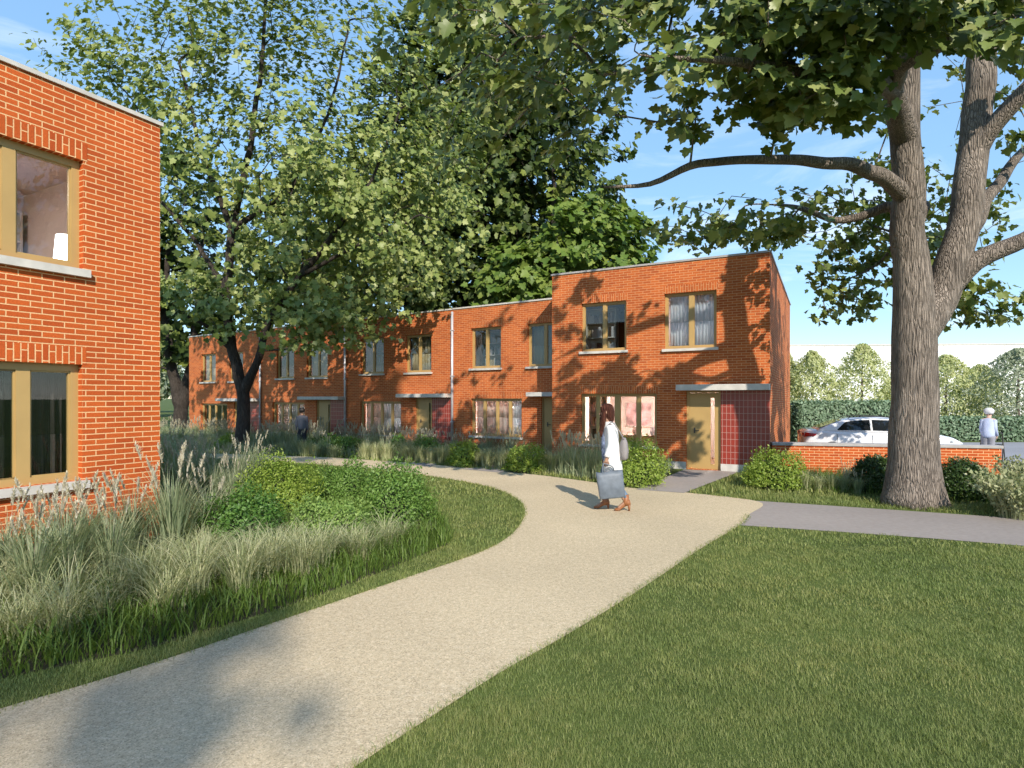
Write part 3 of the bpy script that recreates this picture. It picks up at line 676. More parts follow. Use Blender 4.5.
# ------------------------------------------------------------------ the trees
def tp_(px, py, d): return tuple(at(px, py, d))
B3 = tuple(gp(913, 505)); D3 = B3[1]
fork = tp_(914, 335, D3)
tree('maple_tree', 'big grey forked maple with a thick trunk beside the grey side path', B3, [
    [(B3, .44), (tp_(913.5, 460, D3), .385), (tp_(915, 400, D3), .35), (fork, .335), (tp_(911, 260, D3), .27), (tp_(909, 200, D3 - .1), .245), (tp_(905, 140, D3 - .2), .22), (tp_(906, 60, D3 - .3), .20), (tp_(912, -60, D3 - .2), .16), (tp_(905, -200, D3), .05)],
    [(fork, .335), (tp_(940, 300, D3 + .1), .27), (tp_(960, 240, D3 + .1), .25), (tp_(972, 160, D3 + .2), .235), (tp_(981, 60, D3 + .3), .22), (tp_(990, -60, D3 + .5), .17), (tp_(1010, -220, D3 + 1), .05)],
    [(tp_(940, 300, D3 + .1), .28), (tp_(975, 262, D3), .16), (tp_(1024, 240, D3 - .2), .13), (tp_(1110, 190, D3 - .2), .07), (tp_(1210, 120, D3), .015)],
    [(tp_(972, 160, D3 + .2), .24), (tp_(990, 130, D3), .15), (tp_(1026, 90, D3 - .4), .13), (tp_(1100, 20, D3 - .8), .06), (tp_(1180, -60, D3 - .8), .012)],
    [(tp_(960, 240, D3 + .1), .25), (tp_(985, 200, D3 + .4), .11), (tp_(1024, 150, D3 + .9), .07), (tp_(1090, 90, D3 + 1.4), .012)],
    [(tp_(909, 200, D3 - .1), .25), (tp_(885, 178, D3 - .4), .125), (tp_(850, 164, D3 - .8), .10), (tp_(800, 160, D3 - 1.1), .08), (tp_(740, 160, D3 - 1.4), .062), (tp_(690, 166, D3 - 1.7), .055), (tp_(650, 184, D3 - 1.9), .035), (tp_(604, 187, D3 - 2.1), .012)],
    [(tp_(911, 260, D3), .28), (tp_(893, 207, D3 + .3), .10), (tp_(862, 216, D3 + .5), .075), (tp_(835, 220, D3 + .6), .06), (tp_(800, 208, D3 + .8), .045), (tp_(745, 206, D3 + 1.1), .012)],
    [(tp_(905, 140, D3 - .2), .22), (tp_(893, 90, D3 - 1.0), .14), (tp_(905, 62, D3 - 1.9), .115), (tp_(950, 40, D3 - 2.5), .10), (tp_(1030, 6, D3 - 3.2), .06), (tp_(1120, -60, D3 - 3.6), .012)],
    [(tp_(893, 90, D3 - 1.0), .13), (tp_(868, 78, D3 - 2.1), .09), (tp_(800, 70, D3 - 3.0), .07), (tp_(720, 60, D3 - 3.6), .04), (tp_(640, 55, D3 - 3.6), .008)],
    [(tp_(906, 60, D3 - .3), .18), (tp_(850, 10, D3 - .8), .11), (tp_(760, -40, D3 - 1.3), .08), (tp_(660, -60, D3 - 1.6), .012)],
    [(tp_(911, 260, D3), .28), (tp_(925, 205, D3 + .9), .08), (tp_(900, 235, D3 + 2.0), .05), (tp_(880, 262, D3 + 2.6), .03)],
], [((2.6, 7.0, 7.2), (3.9, 1.7, 2.1), 1.1), ((4.6, 6.3, 6.3), (2.3, 1.4, 1.3), .6), ((5.8, 9.5, 11), (5.0, 4.5, 3.6), .4), ((9.5, 10.5, 10), (4, 4, 4), .4), ((8.2, 12.6, 5.6), (2.6, 1.3, 1.5), .34), ((4.0, 10.7, 5.1), (1.7, 1.0, .45), .12), ((9.6, 12.4, 4.0), (1.3, .8, .55), .08), ((7.2, 12.6, 4.1), (.7, .6, .5), .05), ((-.2, 9.2, 7.6), (2.0, 1.6, 2.2), .28)],
    1150, .155, ('bark', 'leaf_b'), 11, .015, .25, 28, .40, .6, zmax={6: 5.5, 5: 6.0, 2: 5.6}, zmin={7: 5.5, 8: 5.5, 9: 6, 0: 5.6}, flare=(.17, .8), keep=lambda C: (((C[:, 2] - EYE) / C[:, 1] < .74) | (np.random.default_rng(2).random(len(C)) < .3)) & ~((C[:, 2] < 4.55) & (C[:, 0] < 6.0)) & ~((C[:, 1] < 8.6) & (C[:, 0] / C[:, 1] > .62) & ((C[:, 2] - EYE) / C[:, 1] < .62)))

b1 = tuple(gp(243, 451)); d1 = b1[1]; f1 = tp_(243, 392, d1)
tree('maple_tree', 'tall pale leaved maple on a dark forked trunk in front of the far terrace end', b1, [
    [(b1, .25), (tp_(243, 425, d1), .23), (f1, .20), (tp_(232, 350, d1), .17), (tp_(226, 290, d1), .15), (tp_(232, 230, d1), .13), (tp_(250, 150, d1), .10), (tp_(262, 60, d1), .07), (tp_(270, -60, d1), .04)],
    [(f1, .20), (tp_(256, 365, d1 - .2), .13), (tp_(270, 320, d1 - .4), .11), (tp_(300, 275, d1 - .5), .095), (tp_(340, 225, d1 - .8), .08), (tp_(372, 180, d1 - .8), .05), (tp_(400, 110, d1 - .6), .03)],
    [(tp_(300, 275, d1 - .5), .08), (tp_(350, 250, d1 - 1.2), .05), (tp_(420, 215, d1 - 1.5), .03)],
    [(tp_(226, 290, d1), .13), (tp_(195, 240, d1 + .3), .07), (tp_(160, 200, d1 + .3), .05), (tp_(130, 130, d1), .03)],
    [(tp_(232, 230, d1), .11), (tp_(290, 190, d1 + .5), .07), (tp_(330, 110, d1 + .6), .05), (tp_(350, 20, d1 + .6), .03)],
    [(tp_(232, 350, d1), .16), (tp_(205, 325, d1 - .5), .06), (tp_(185, 315, d1 - .8), .04)],
    [(tp_(232, 230, d1), .11), (tp_(200, 150, d1 - .3), .07), (tp_(180, 60, d1 - .3), .04)],
], [((-8.6, 20.6, 10.5), (6.2, 4.2, 5.8), 1.5), ((-5.2, 20, 8.0), (4.3, 3.2, 3.6), .75), ((-8.5, 20, 16), (5.5, 4, 3.5), .6), ((-6.6, 19.4, 4.6), (3.6, 1.8, 1.3), .22), ((-13.6, 20.5, 13.3), (2.9, 2.2, 2.6), .3), ((-3.0, 20.5, 11.5), (2.6, 2.4, 4.2), .35), ((-9.6, 19.5, 5.2), (1.8, 1.6, 1.4), .12)],
    1750, .185, ('bark_dark', 'leaf_a'), 5, .013, .3, 19, .55, .35)

b2 = tuple(gp(181, 430)); d2 = b2[1]
tree('dark_tree', 'dark two-stemmed tree beyond the far left end of the terrace', b2, [
    [(b2, .42), (tp_(181, 408, d2), .36), (tp_(172, 370, d2), .28), (tp_(165, 320, d2), .2), (tp_(168, 250, d2), .12)],
    [(tp_(181, 408, d2), .36), (tp_(190, 370, d2), .26), (tp_(196, 320, d2), .18), (tp_(200, 250, d2), .1)],
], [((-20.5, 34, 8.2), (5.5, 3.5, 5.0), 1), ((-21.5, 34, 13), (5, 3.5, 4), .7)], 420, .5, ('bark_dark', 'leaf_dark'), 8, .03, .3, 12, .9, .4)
for bx, by, lab, el, n_, sd_, mat in [(2.2, 30.5, 'tall dense maple behind the corner house with sunlit lower branches', [((3.9, 29, 8.4), (3.1, 2.6, 3.6), 1), ((1, 29, 7), (3, 2, 2.8), .6)], 420, 21, 'leaf_green'),
        (0.2, 33.5, 'tall maple coloured as if in shade, filling the sky between the two big trees', [((.2, 33, 15), (6.4, 4.0, 11.5), 1.2), ((-3.4, 33, 15.5), (5.6, 3, 10), 1.0)], 1500, 23, 'leaf_dark'),
        (-9.5, 33.5, 'green tree behind the middle of the terrace', [((-9.5, 33, 10), (6.5, 4, 6.5), 1)], 460, 22, 'leaf_b')]:
    tree('maple_tree', lab, (bx, by, 0), [[((bx, by, 0), .4), ((bx, by, 3), .34), ((bx, by + .2, 8), .22), ((bx, by, 14), .1)]], el, n_, .36, ('bark_dark', mat), sd_, .03, .25, 34, .85, .55)
tree('maple_tree', 'large tree behind the viewer that shades the far end of the gravel path', (-4, -9, 0), [[((-4, -9, 0), .5), ((-4, -9, 6), .42), ((-3.6, -9, 14), .3), ((-3, -8.6, 20), .12)]],
     [((-2.6, -8, 20.3), (5.6, 3.6, 3.2), 1)], 300, .42, ('bark', 'leaf_b'), 31, .03, .25, 10, .7, .55)

tree('young_tree', 'slender young tree behind the viewer that throws a soft shadow on the path', (3.8, -26, 0), [[((3.8, -26, 0), .1), ((3.8, -26, 10), .07), ((3.8, -26, 19.0), .03)]], [((3.75, -26, 19.8), (1.7, 1.5, .9), 1)], 40, .30, ('bark', 'leaf_b'), 33, .012, .25, 4, .5, .5)
# pale columnar trees, hedges and distant trees on the right
def cone_tree(px, ptop, d, wpx, mat, label, seed, name='column_tree', n=8500, size=.115, group='pale trees before the white building'):
    r = np.random.default_rng(seed); X = (px - 512) / F * d; H = EYE + (YH - ptop) / F * d; w_ = wpx / F * d / 2
    t = r.random(n) ** .9; a = r.random(n) * 6.28; prof = np.where(t < .25, .85 + .6 * t, 1.0 - .92 * ((t - .25) / .75) ** 2.0)
    rr = w_ * prof * (.5 + .55 * r.random(n) ** .5) * (1 + .22 * np.sin(a * 5 + t * 17 + seed) + .15 * np.sin(a * 3 - t * 29))
    P = np.stack([rr * np.cos(a), rr * np.sin(a), .25 + t * (H - .25)], 1)
    o_ = np.stack([np.cos(a), np.sin(a), .4 + 0 * a], 1)
    V, T = leaves(P, unit(o_ + r.normal(0, .6, (n, 3))), unit(o_ * .5 + [0, 0, .8] + r.normal(0, .6, (n, 3))), size * (.6 + .8 * r.random(n)), OVAL)
    root = empty(name, (X, d, 0)); tag(root, label, 'tree', group); link('crown', np_mesh('crown', V, T, M[mat]), root)
    mb = MB(); mb.tube([(0, 0, 0), (0, 0, H * .5), (0.03, 0, H * .85)], [.09, .06, .02], 7); mb.build('trunk', M['bark'], root)
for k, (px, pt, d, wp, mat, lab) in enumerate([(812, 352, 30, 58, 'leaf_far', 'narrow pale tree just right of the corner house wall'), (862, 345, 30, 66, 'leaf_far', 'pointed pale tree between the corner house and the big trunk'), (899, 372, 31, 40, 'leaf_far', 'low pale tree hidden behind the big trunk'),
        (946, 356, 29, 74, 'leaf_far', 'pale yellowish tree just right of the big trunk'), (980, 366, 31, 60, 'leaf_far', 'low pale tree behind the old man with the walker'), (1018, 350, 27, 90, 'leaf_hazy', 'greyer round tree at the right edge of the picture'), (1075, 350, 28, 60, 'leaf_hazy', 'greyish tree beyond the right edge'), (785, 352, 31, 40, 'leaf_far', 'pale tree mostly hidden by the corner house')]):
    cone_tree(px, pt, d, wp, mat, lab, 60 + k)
def hedge(name, label, p, ax, L, D, H, n, size, seed):
    r = np.random.default_rng(seed); ax = Vector(ax).normalized(); ay = Vector((-ax.y, ax.x, 0))
    root = empty(name, p); tag(root, label, 'hedge')
    mb = MB(); mb.obox((0, 0, 0), ax, ay, .06, L - .06, .06, D - .06, 0, H - .06); mb.build('dark_core', M['core'], root)
    P, Nn = [], []
    for nrm, m in (((0, -1, 0), .5), ((0, 0, 1), .3), ((-1, 0, 0), .1), ((1, 0, 0), .1)):
        k = int(n * m); u = r.random((k, 3)) * [L, D, H]
        if nrm[1]: u[:, 1] = r.normal(.0, .05, k)
        if nrm[2]: u[:, 2] = H + r.normal(0, .05, k)
        if nrm[0]: u[:, 0] = (L if nrm[0] > 0 else 0) + r.normal(0, .05, k)
        P.append(u); Nn.append(np.tile(nrm, (k, 1)))
    P = np.concatenate(P); Nn = np.concatenate(Nn).astype(float); Rm = np.array([[ax.x, ax.y, 0], [ay.x, ay.y, 0], [0, 0, 1]])
    V, T = leaves(P @ Rm, unit(Nn @ Rm + r.normal(0, .55, P.shape)), unit(r.normal(0, 1, P.shape) + [0, 0, .4]), size * (.6 + .8 * r.random(len(P))), OVAL)
    link('foliage', np_mesh('foliage', V, T, M['hedge']), root)
hedge('clipped_hedge', 'tall clipped hedge behind the white car', (at(799, 431, 24).x, 24, 0), (1, -.02, 0), 4.4, .8, 1.62, 9000, .13, 3)
hedge('clipped_hedge', 'lower clipped hedge behind the old man at the car park edge', (16.6, 25.0, 0), (1, -.06, 0), 14, .8, .95, 12000, .13, 4)
def far_tree(x, y, h, w_, mat, lab, seed, size=.6, n=2600, group='distant trees beyond the terrace'):
    r = np.random.default_rng(seed); cs = unit(r.normal(0, 1, (9, 3))) * .55; cs[:, 2] = cs[:, 2] * .9
    k = r.integers(0, 9, n); d = unit(r.normal(0, 1, (n, 3))); q = cs[k] + d * (.32 + .14 * r.random(n))[:, None]
    P = q * [w_ / 2, w_ / 2, h * .42] + [0, 0, h * .56]; P[:, 2] = np.maximum(P[:, 2], .3)
    V, T = leaves(P, unit(d + r.normal(0, .5, (n, 3))), unit(r.normal(0, 1, (n, 3))), size * (.6 + .8 * r.random(n)), OVAL)
    root = empty('broad_tree', (x, y, 0)); tag(root, lab, 'tree', group); link('crown', np_mesh('crown', V, T, M[mat]), root)
    mb = MB(); mb.tube([(0, 0, 0), (0, 0, h * .4), (.1, 0, h * .8)], [.3, .22, .05], 8); mb.build('trunk', M['bark_dark'], root)
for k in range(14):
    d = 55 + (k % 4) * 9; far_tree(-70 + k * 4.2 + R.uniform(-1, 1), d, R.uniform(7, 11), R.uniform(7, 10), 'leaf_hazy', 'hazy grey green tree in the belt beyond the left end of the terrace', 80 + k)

# white building beyond the hedge
wb = empty('white_building', (22, 62, 0)); tag(wb, 'long plain white building behind the pale trees', 'building')
mb = MB(); mb.obox((0, 0, 0), (.997, -.07), (.07, .997), -8, 70, 0, 20, 0, 7.35); mb.build('wall', M['white_wall'], wb)
mb = MB(); mb.obox((0, 0, 0), (.997, -.07), (.07, .997), -8.06, 70.06, -.06, 20.06, 7.353, 7.5); mb.build('roof_edge', M['white_stone'], wb)
for k in range(12):
    mb = MB(); mb.obox((0, 0, 0), (.997, -.07), (.07, .997), -7 + k * 6, -6.93 + k * 6, -.03, -.003, 0, 7.3); mb.build('panel_joint', M['white_stone'], wb)

# ------------------------------------------------------------------ houses
def facade(mb, o, ax, ay, L0, L1, z0, z1, ops, th, uoff=0):
    us = sorted({L0, L1} | {x for a in ops for x in a[:2]}); zs = sorted({z0, z1} | {x for a in ops for x in a[2:4]})
    P = lambda u, d, z: (o[0] + ax[0] * u + ay[0] * d, o[1] + ax[1] * u + ay[1] * d, z)
    inside = lambda u, z: any(a[0] < u < a[1] and a[2] < z < a[3] for a in ops)
    for i in range(len(us) - 1):
        for j in range(len(zs) - 1):
            u0, u1, y0, y1 = us[i], us[i + 1], zs[j], zs[j + 1]
            if inside((u0 + u1) / 2, (y0 + y1) / 2): continue
            mb.face([P(u0, 0, y0), P(u1, 0, y0), P(u1, 0, y1), P(u0, 0, y1)], [(u0, y0), (u1, y0), (u1, y1), (u0, y1)])
            mb.face([P(u1, th, y0), P(u0, th, y0), P(u0, th, y1), P(u1, th, y1)], [(u1, y0), (u0, y0), (u0, y1), (u1, y1)])
    for (u0, u1, y0, y1) in [a[:4] for a in ops]:
        mb.face([P(u0, 0, y0), P(u0, th, y0), P(u0, th, y1), P(u0, 0, y1)], [(0, y0), (th, y0), (th, y1), (0, y1)])
        mb.face([P(u1, th, y0), P(u1, 0, y0), P(u1, 0, y1), P(u1, th, y1)], [(th, y0), (0, y0), (0, y1), (th, y1)])
        mb.face([P(u0, 0, y1), P(u0, th, y1), P(u1, th, y1), P(u1, 0, y1)], [(0, u0), (th, u0), (th, u1), (0, u1)])
        mb.face([P(u0, th, y0), P(u0, 0, y0), P(u1, 0, y0), P(u1, th, y0)], [(th, u0), (0, u0), (0, u1), (th, u1)])
def window(house, o, ax, ay, u0, u1, z0, z1, mull, th_sill=.07, fw=.065, rec=.09, sill='white_stone'):
    """mull: list of (centre, width) in wall coordinates"""
    mb = MB(); d0, d1 = rec, rec + .07
    mb.obox(o, ax, ay, u0, u1, d0, d1, z1 - fw, z1); mb.obox(o, ax, ay, u0, u1, d0, d1, z0, z0 + fw)
    xs = [(u0, u0 + fw)] + [(c - w_ / 2, c + w_ / 2) for c, w_ in mull] + [(u1 - fw, u1)]
    for a, b in xs: mb.obox(o, ax, ay, a, b, d0 + .002, d1 + .002, z0 + fw, z1 - fw)
    sx = .018   # casement lips, a little in front of the glass
    for (a, b), (c, d) in zip(xs[:-1], xs[1:]):
        for q in ((b, b + sx, z0 + fw, z1 - fw), (c - sx, c, z0 + fw, z1 - fw), (b + sx, c - sx, z1 - fw - sx, z1 - fw), (b + sx, c - sx, z0 + fw, z0 + fw + sx)): mb.obox(o, ax, ay, q[0], q[1], d0 + .02, d1 - .01, q[2], q[3])
    win = mb.build('window', M['gold'], house)
    for (a, b), (c, d) in zip(xs[:-1], xs[1:]):
        g = MB(); g.obox(o, ax, ay, b + .004, c - .004, d0 + .035, d0 + .043, z0 + fw + .004, z1 - fw - .004); g.build('pane', M['glass'], win)
    s = MB(); s.obox(o, ax, ay, u0 - .05, u1 + .05, -.07, rec - .002, z0 - th_sill, z0 - .002); s.build('sill', M[sill], win)
    return win
def lintel(house, o, ax, ay, u0, u1, z1, mat, h=.205):
    mb = MB(); mb.obox(o, ax, ay, u0 - .02, u1 + .04, -.003, .085, z1 + .001, z1 + h, swap=True); mb.build('lintel', M[mat], house)
def curtain(o, ax, ay, u0, u1, z0, z1, depth, mat, label, folds=9, amp=.035, group=None):
    mb = MB(); n = folds * 10; ph = R.random() * 6; rows = []
    for z, k in ((z0, 1.0), ((z0 + z1) / 2, .9), (z1, .65)):
        row = []
        for i in range(n + 1):
            t = i / n; u = u0 + (u1 - u0) * t; dd = depth + amp * k * (math.sin(t * folds * 2 * PI + ph) + .4 * math.sin(t * folds * 5.1 + ph * 2 + z * .6)) + .01 * math.sin(z * 3 + t * 9)
            row.append((o[0] + ax[0] * u + ay[0] * dd, o[1] + ax[1] * u + ay[1] * dd, z))
        rows.append(row)
    for a, b in zip(rows[:-1], rows[1:]):
        for i in range(n): mb.face([a[i], a[i + 1], b[i + 1], b[i]], None, True)
    ob = mb.build('curtain', M[mat]); s_ = ob.modifiers.new('solid', 'SOLIDIFY'); s_.thickness = .004
    tag(ob, label, 'curtain', group); return ob
def room(house, o, ax, ay, u0, u1, d0, d1, z0, z1, mat, name='room'):
    """inner lining of a room, open to the window side"""
    P = lambda u, d, z: (o[0] + ax[0] * u + ay[0] * d, o[1] + ax[1] * u + ay[1] * d, z)
    mb = MB()
    mb.face([P(u0, d1, z0), P(u1, d1, z0), P(u1, d1, z1), P(u0, d1, z1)]); mb.face([P(u0, d0, z0), P(u0, d1, z0), P(u0, d1, z1), P(u0, d0, z1)])
    mb.face([P(u1, d1, z0), P(u1, d0, z0), P(u1, d0, z1), P(u1, d1, z1)]); mb.face([P(u0, d0, z1), P(u0, d1, z1), P(u1, d1, z1), P(u1, d0, z1)])
    r = mb.build(name, M[mat], house); s_ = r.modifiers.new('solid', 'SOLIDIFY'); s_.thickness = .02; s_.offset = 1
    mb = MB(); mb.obox(o, ax, ay, u0, u1, d0, d1, z0 - .06, z0 - .001); mb.build('room_floor', M['floorwood'], house)
def door(house, o, ax, ay, u0, u1, z0, z1, slit, rec=.06):
    mb = MB(); fw = .05
    for a, b, c, d in ((u0, u0 + fw, z0, z1), (u1 - fw, u1, z0, z1), (u0 + fw, u1 - fw, z1 - fw, z1)): mb.obox(o, ax, ay, a, b, rec - .01, rec + .08, c, d)
    a0, a1, s0, s1 = u0 + fw + .004, u1 - fw - .004, slit[0], slit[1]; q0, q1 = z0 + .14, z1 - .18
    for a, b, c, d in ((a0, s0, z0 + .01, z1 - fw - .004), (s1, a1, z0 + .01, z1 - fw - .004), (s0, s1, z0 + .01, q0), (s0, s1, q1, z1 - fw - .004)): mb.obox(o, ax, ay, a, b, rec + .015, rec + .065, c, d)
    dr = mb.build('door', M['gold'], house)
    g = MB(); g.obox(o, ax, ay, s0 + .002, s1 - .002, rec + .03, rec + .04, q0 + .002, q1 - .002); g.build('pane', M['glass'], dr)
    h = MB(); hx = a0 + .14
    h.obox(o, ax, ay, hx - .02, hx + .02, rec + .007, rec + .014, z0 + .93, z0 + 1.07); h.obox(o, ax, ay, hx - .01, hx + .12, rec - .035, rec - .018, z0 + .99, z0 + 1.01); h.obox(o, ax, ay, hx - .01, hx + .01, rec - .018, rec + .007, z0 + .99, z0 + 1.01)
    h.build('handle', M['door_metal'], dr); return dr
def house_shell(house, o, ax, ay, L0, L1, depth, H, ops, mat, coping, th=.3):
    mb = MB(); facade(mb, o, ax, ay, L0, L1, 0, H, ops, th)
    mb.obox(o, ax, ay, L0, L0 + th, th, depth, 0, H); mb.obox(o, ax, ay, L1 - th, L1, th, depth, 0, H); mb.obox(o, ax, ay, L0 + th, L1 - th, depth - th, depth, 0, H)
    # end caps of the front wall
    P = lambda u, d, z: (o[0] + ax[0] * u + ay[0] * d, o[1] + ax[1] * u + ay[1] * d, z)
    for u, s_ in ((L0, -1), (L1, 1)):
        c = [P(u, 0, 0), P(u, th, 0), P(u, th, H), P(u, 0, H)]; uv = [(0, 0), (th, 0), (th, H), (0, H)]
        mb.face(c if s_ > 0 else c[::-1], uv if s_ > 0 else uv[::-1])
    w_ = mb.build('wall', M[mat], house)
    r = MB(); r.obox(o, ax, ay, L0 + th + .002, L1 - th - .002, th + .002, depth - th - .002, H - .5, H - .3); r.build('roof', M['dark_coping'], house)
    c = MB(); e = .03; t_ = th + .02
    for q in ((L0 - e, L1 + e, -e, t_), (L0 - e, L1 + e, depth - t_, depth + e), (L0 - e, L0 + t_, t_, depth - t_), (L1 - t_, L1 + e, t_, depth - t_)): c.obox(o, ax, ay, *q, H + .001, H + .05)
    c.build('coping', M[coping], house)
    return w_
def mulls(u0, u1, n, w_=.09): return [(u0 + (u1 - u0) * k / n, w_) for k in range(1, n)]

# corner house
o = C0; hs = empty('terraced_house', C0); tag(hs, 'two-storey corner house at the right end, taller than the rest of the terrace', 'house', 'terraced brick houses')
hs.location = (0, 0, 0)
GW = (-4.92, -2.76, .56, 1.97); UL = (-4.90, -3.59, 3.16, 4.52); UR = (-2.56, -1.24, 3.14, 4.60); DR = (-1.99, -1.14, .012, 2.035)
house_shell(hs, o, AX, BX, -5.81, 0, 9.2, 5.40, [GW, UL, UR, DR, (-1.14, -.001, .0, 2.036)][:4], 'brick_small', 'dark_coping')
window(hs, o, AX, BX, *GW, [(-4.43, .10), (-3.87, .14), (-3.28, .10)]); window(hs, o, AX, BX, *UL, [(-4.24, .10)]); window(hs, o, AX, BX, *UR, [(-1.88, .12)])
for q in (GW, UL, UR): lintel(hs, o, AX, BX, q[0], q[1], q[3], 'brick_small')
door(hs, o, AX, BX, *DR, (-1.40, -1.30))
mb = MB(); mb.obox(o, AX, BX, -1.138, .003, -.006, -.001, .19, 2.035); mb.build('tile_panel', M['tile'], hs)
mb = MB(); mb.obox(o, AX, BX, -1.138, .006, -.02, -.001, 0, .188); mb.build('plinth', M['white_stone'], hs)
mb = MB(); mb.obox(o, AX, BX, -2.62, -1.992, -.02, -.001, 0, .188); mb.build('plinth', M['white_stone'], hs)
mb = MB(); mb.obox(o, AX, BX, -2.17, .01, -.42, -.001, 2.04, 2.19); mb.build('canopy', M['white_stone'], hs, bevel=.008)
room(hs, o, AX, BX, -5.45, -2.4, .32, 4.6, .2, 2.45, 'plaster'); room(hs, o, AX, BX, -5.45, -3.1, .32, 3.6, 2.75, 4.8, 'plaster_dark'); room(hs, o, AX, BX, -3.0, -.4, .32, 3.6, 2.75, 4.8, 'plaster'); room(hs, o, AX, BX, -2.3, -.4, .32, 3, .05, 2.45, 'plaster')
curtain(o, AX, BX, -2.48, -1.30, 3.16, 4.56, .32, 'curtain_white', 'white curtain behind the upper right window of the corner house', 14)
P2 = lambda o, ax, ay, u, d, z: Vector((o[0] + ax[0] * u + ay[0] * d, o[1] + ax[1] * u + ay[1] * d, z))
def pendant(p, drop, label, s=1.0, mat='lamp_on', cap='door_metal'):
    t = empty('pendant_lamp', p); tag(t, label, 'lamp')
    mb = MB(); mb.tube([(0, 0, 0), (0, 0, drop)], .006, 6); mb.build('cord', M['door_metal'], t)
    mb = MB(); mb.loft([[(r_ * s * math.cos(2 * PI * k / 20), r_ * s * math.sin(2 * PI * k / 20), z * s) for k in range(20)] for r_, z in ((.20, -.16), (.14, -.05), (.04, 0))], False); sh = mb.build('lamp_shade', M['white_stone'], t); sh.modifiers.new('solid', 'SOLIDIFY').thickness = .004
    mb = MB(); mb.loft([[(r_ * s * math.cos(2 * PI * k / 16), r_ * s * math.sin(2 * PI * k / 16), z * s) for k in range(16)] for r_, z in ((.03, -.22), (.09, -.19), (.11, -.14), (.09, -.09), (.03, -.06))]); mb.build('bulb', M[mat], t)
pendant(P2(o, AX, BX, -4.80, 1.2, 1.93), .5, 'white cone pendant lamp behind the second pane of the corner house window', 1.0)
def bookcase(p, ax, label, w_=.9, h=1.7, rows=4):
    t = empty('bookcase', p, math.atan2(ax[1], ax[0])); tag(t, label, 'bookcase', 'bookcases seen through the windows'); mb = MB(); d = .28
    mb.box(-w_ / 2, -w_ / 2 + .03, 0, d, 0, h); mb.box(w_ / 2 - .03, w_ / 2, 0, d, 0, h); mb.box(-w_ / 2 + .03, w_ / 2 - .03, d - .02, d, 0, h)
    mb.build('frame', M['white_stone'], t)
    for k in range(rows + 1):
        z = k * (h - .03) / rows; mb = MB(); mb.box(-w_ / 2 + .031, w_ / 2 - .031, 0.002, d - .021, z, z + .028); mb.build('shelf', M['white_stone'], t)
    for k in range(rows):
        z = k * (h - .03) / rows + .03; x = -w_ / 2 + .05
        while x < w_ / 2 - .12:
            b = R.uniform(.03, .09); hh = R.uniform(.18, .32)
            if R.random() < .8:
                mb = MB(); mb.box(x, x + b - .004, .05, d - .05, z, z + hh); mb.build('book', M[R.choice(['white_stone', 'curtain_white', 'curtain_pink', 'curtain_tan', 'bark_dark'])], t)
            x += b
bookcase(P2(o, AX, BX, -4.55, .62, 2.75), AX, 'white bookcase behind the left pane of the corner house upper window')
bookcase(P2(o, AX, BX, -4.68, .75, .2), AX, 'pale bookcase behind the first pane of the corner house wide window', .55)
def picture(p, ax, ay, w_, h, cols, label):
    t = empty('framed_picture', p, math.atan2(ax[1], ax[0])); tag(t, label, 'picture')
    mb = MB(); f = .03
    for q in ((-w_ / 2, w_ / 2, 0, f), (-w_ / 2, w_ / 2, h - f, h), (-w_ / 2, -w_ / 2 + f, f, h - f), (w_ / 2 - f, w_ / 2, f, h - f)): mb.box(q[0], q[1], -.03, 0, q[2], q[3])
    mb.build('frame', M['white_stone'], t); mb = MB(); mb.box(-w_ / 2 + f, w_ / 2 - f, -.012, -.004, f, h - f); mb.build('canvas', cols, t)
picture(P2(o, AX, BX, -4.55, 4.55, .85), AX, BX, .95, .85, plain('abstract_canvas', (.55, .35, .36), .7, var=.8, scale=2.5), 'large pale abstract picture on the back wall of the lit living room')
mb = MB(); t = empty('sideboard', P2(o, AX, BX, -3.3, .55, .2), math.atan2(AX.y, AX.x)); tag(t, 'low wooden sideboard under the right panes of the corner house window', 'sideboard')
mb.box(-.65, .65, 0, .4, .08, .6); mb.build('body', M['floorwood'], t)
for x in (-.6, .56):
    for y in (.02, .34): mb = MB(); mb.box(x, x + .04, y, y + .04, 0, .079); mb.build('leg', M['floorwood'], t)
for k in range(3): mb = MB(); mb.box(-.63 + k * .425, -.22 + k * .425, -.016, -.002, .1, .58); mb.build('door', M['curtain_tan'], t)
for k, (u, c) in enumerate([(-3.55, 'curtain_pink'), (-3.05, 'curtain_white')]):
    v = MB(); v.tube([(0, 0, 0), (0, 0, .05), (0, 0, .14), (0, 0, .2), (0, 0, .24)], [.05, .08, .09, .04, .05], 14); ob = v.build('vase', M[c], None, P2(o, AX, BX, u, .72, .8)); tag(ob, ['rosy round vase at the left end of the wooden sideboard', 'white round vase at the right end of the wooden sideboard'][k], 'vase')

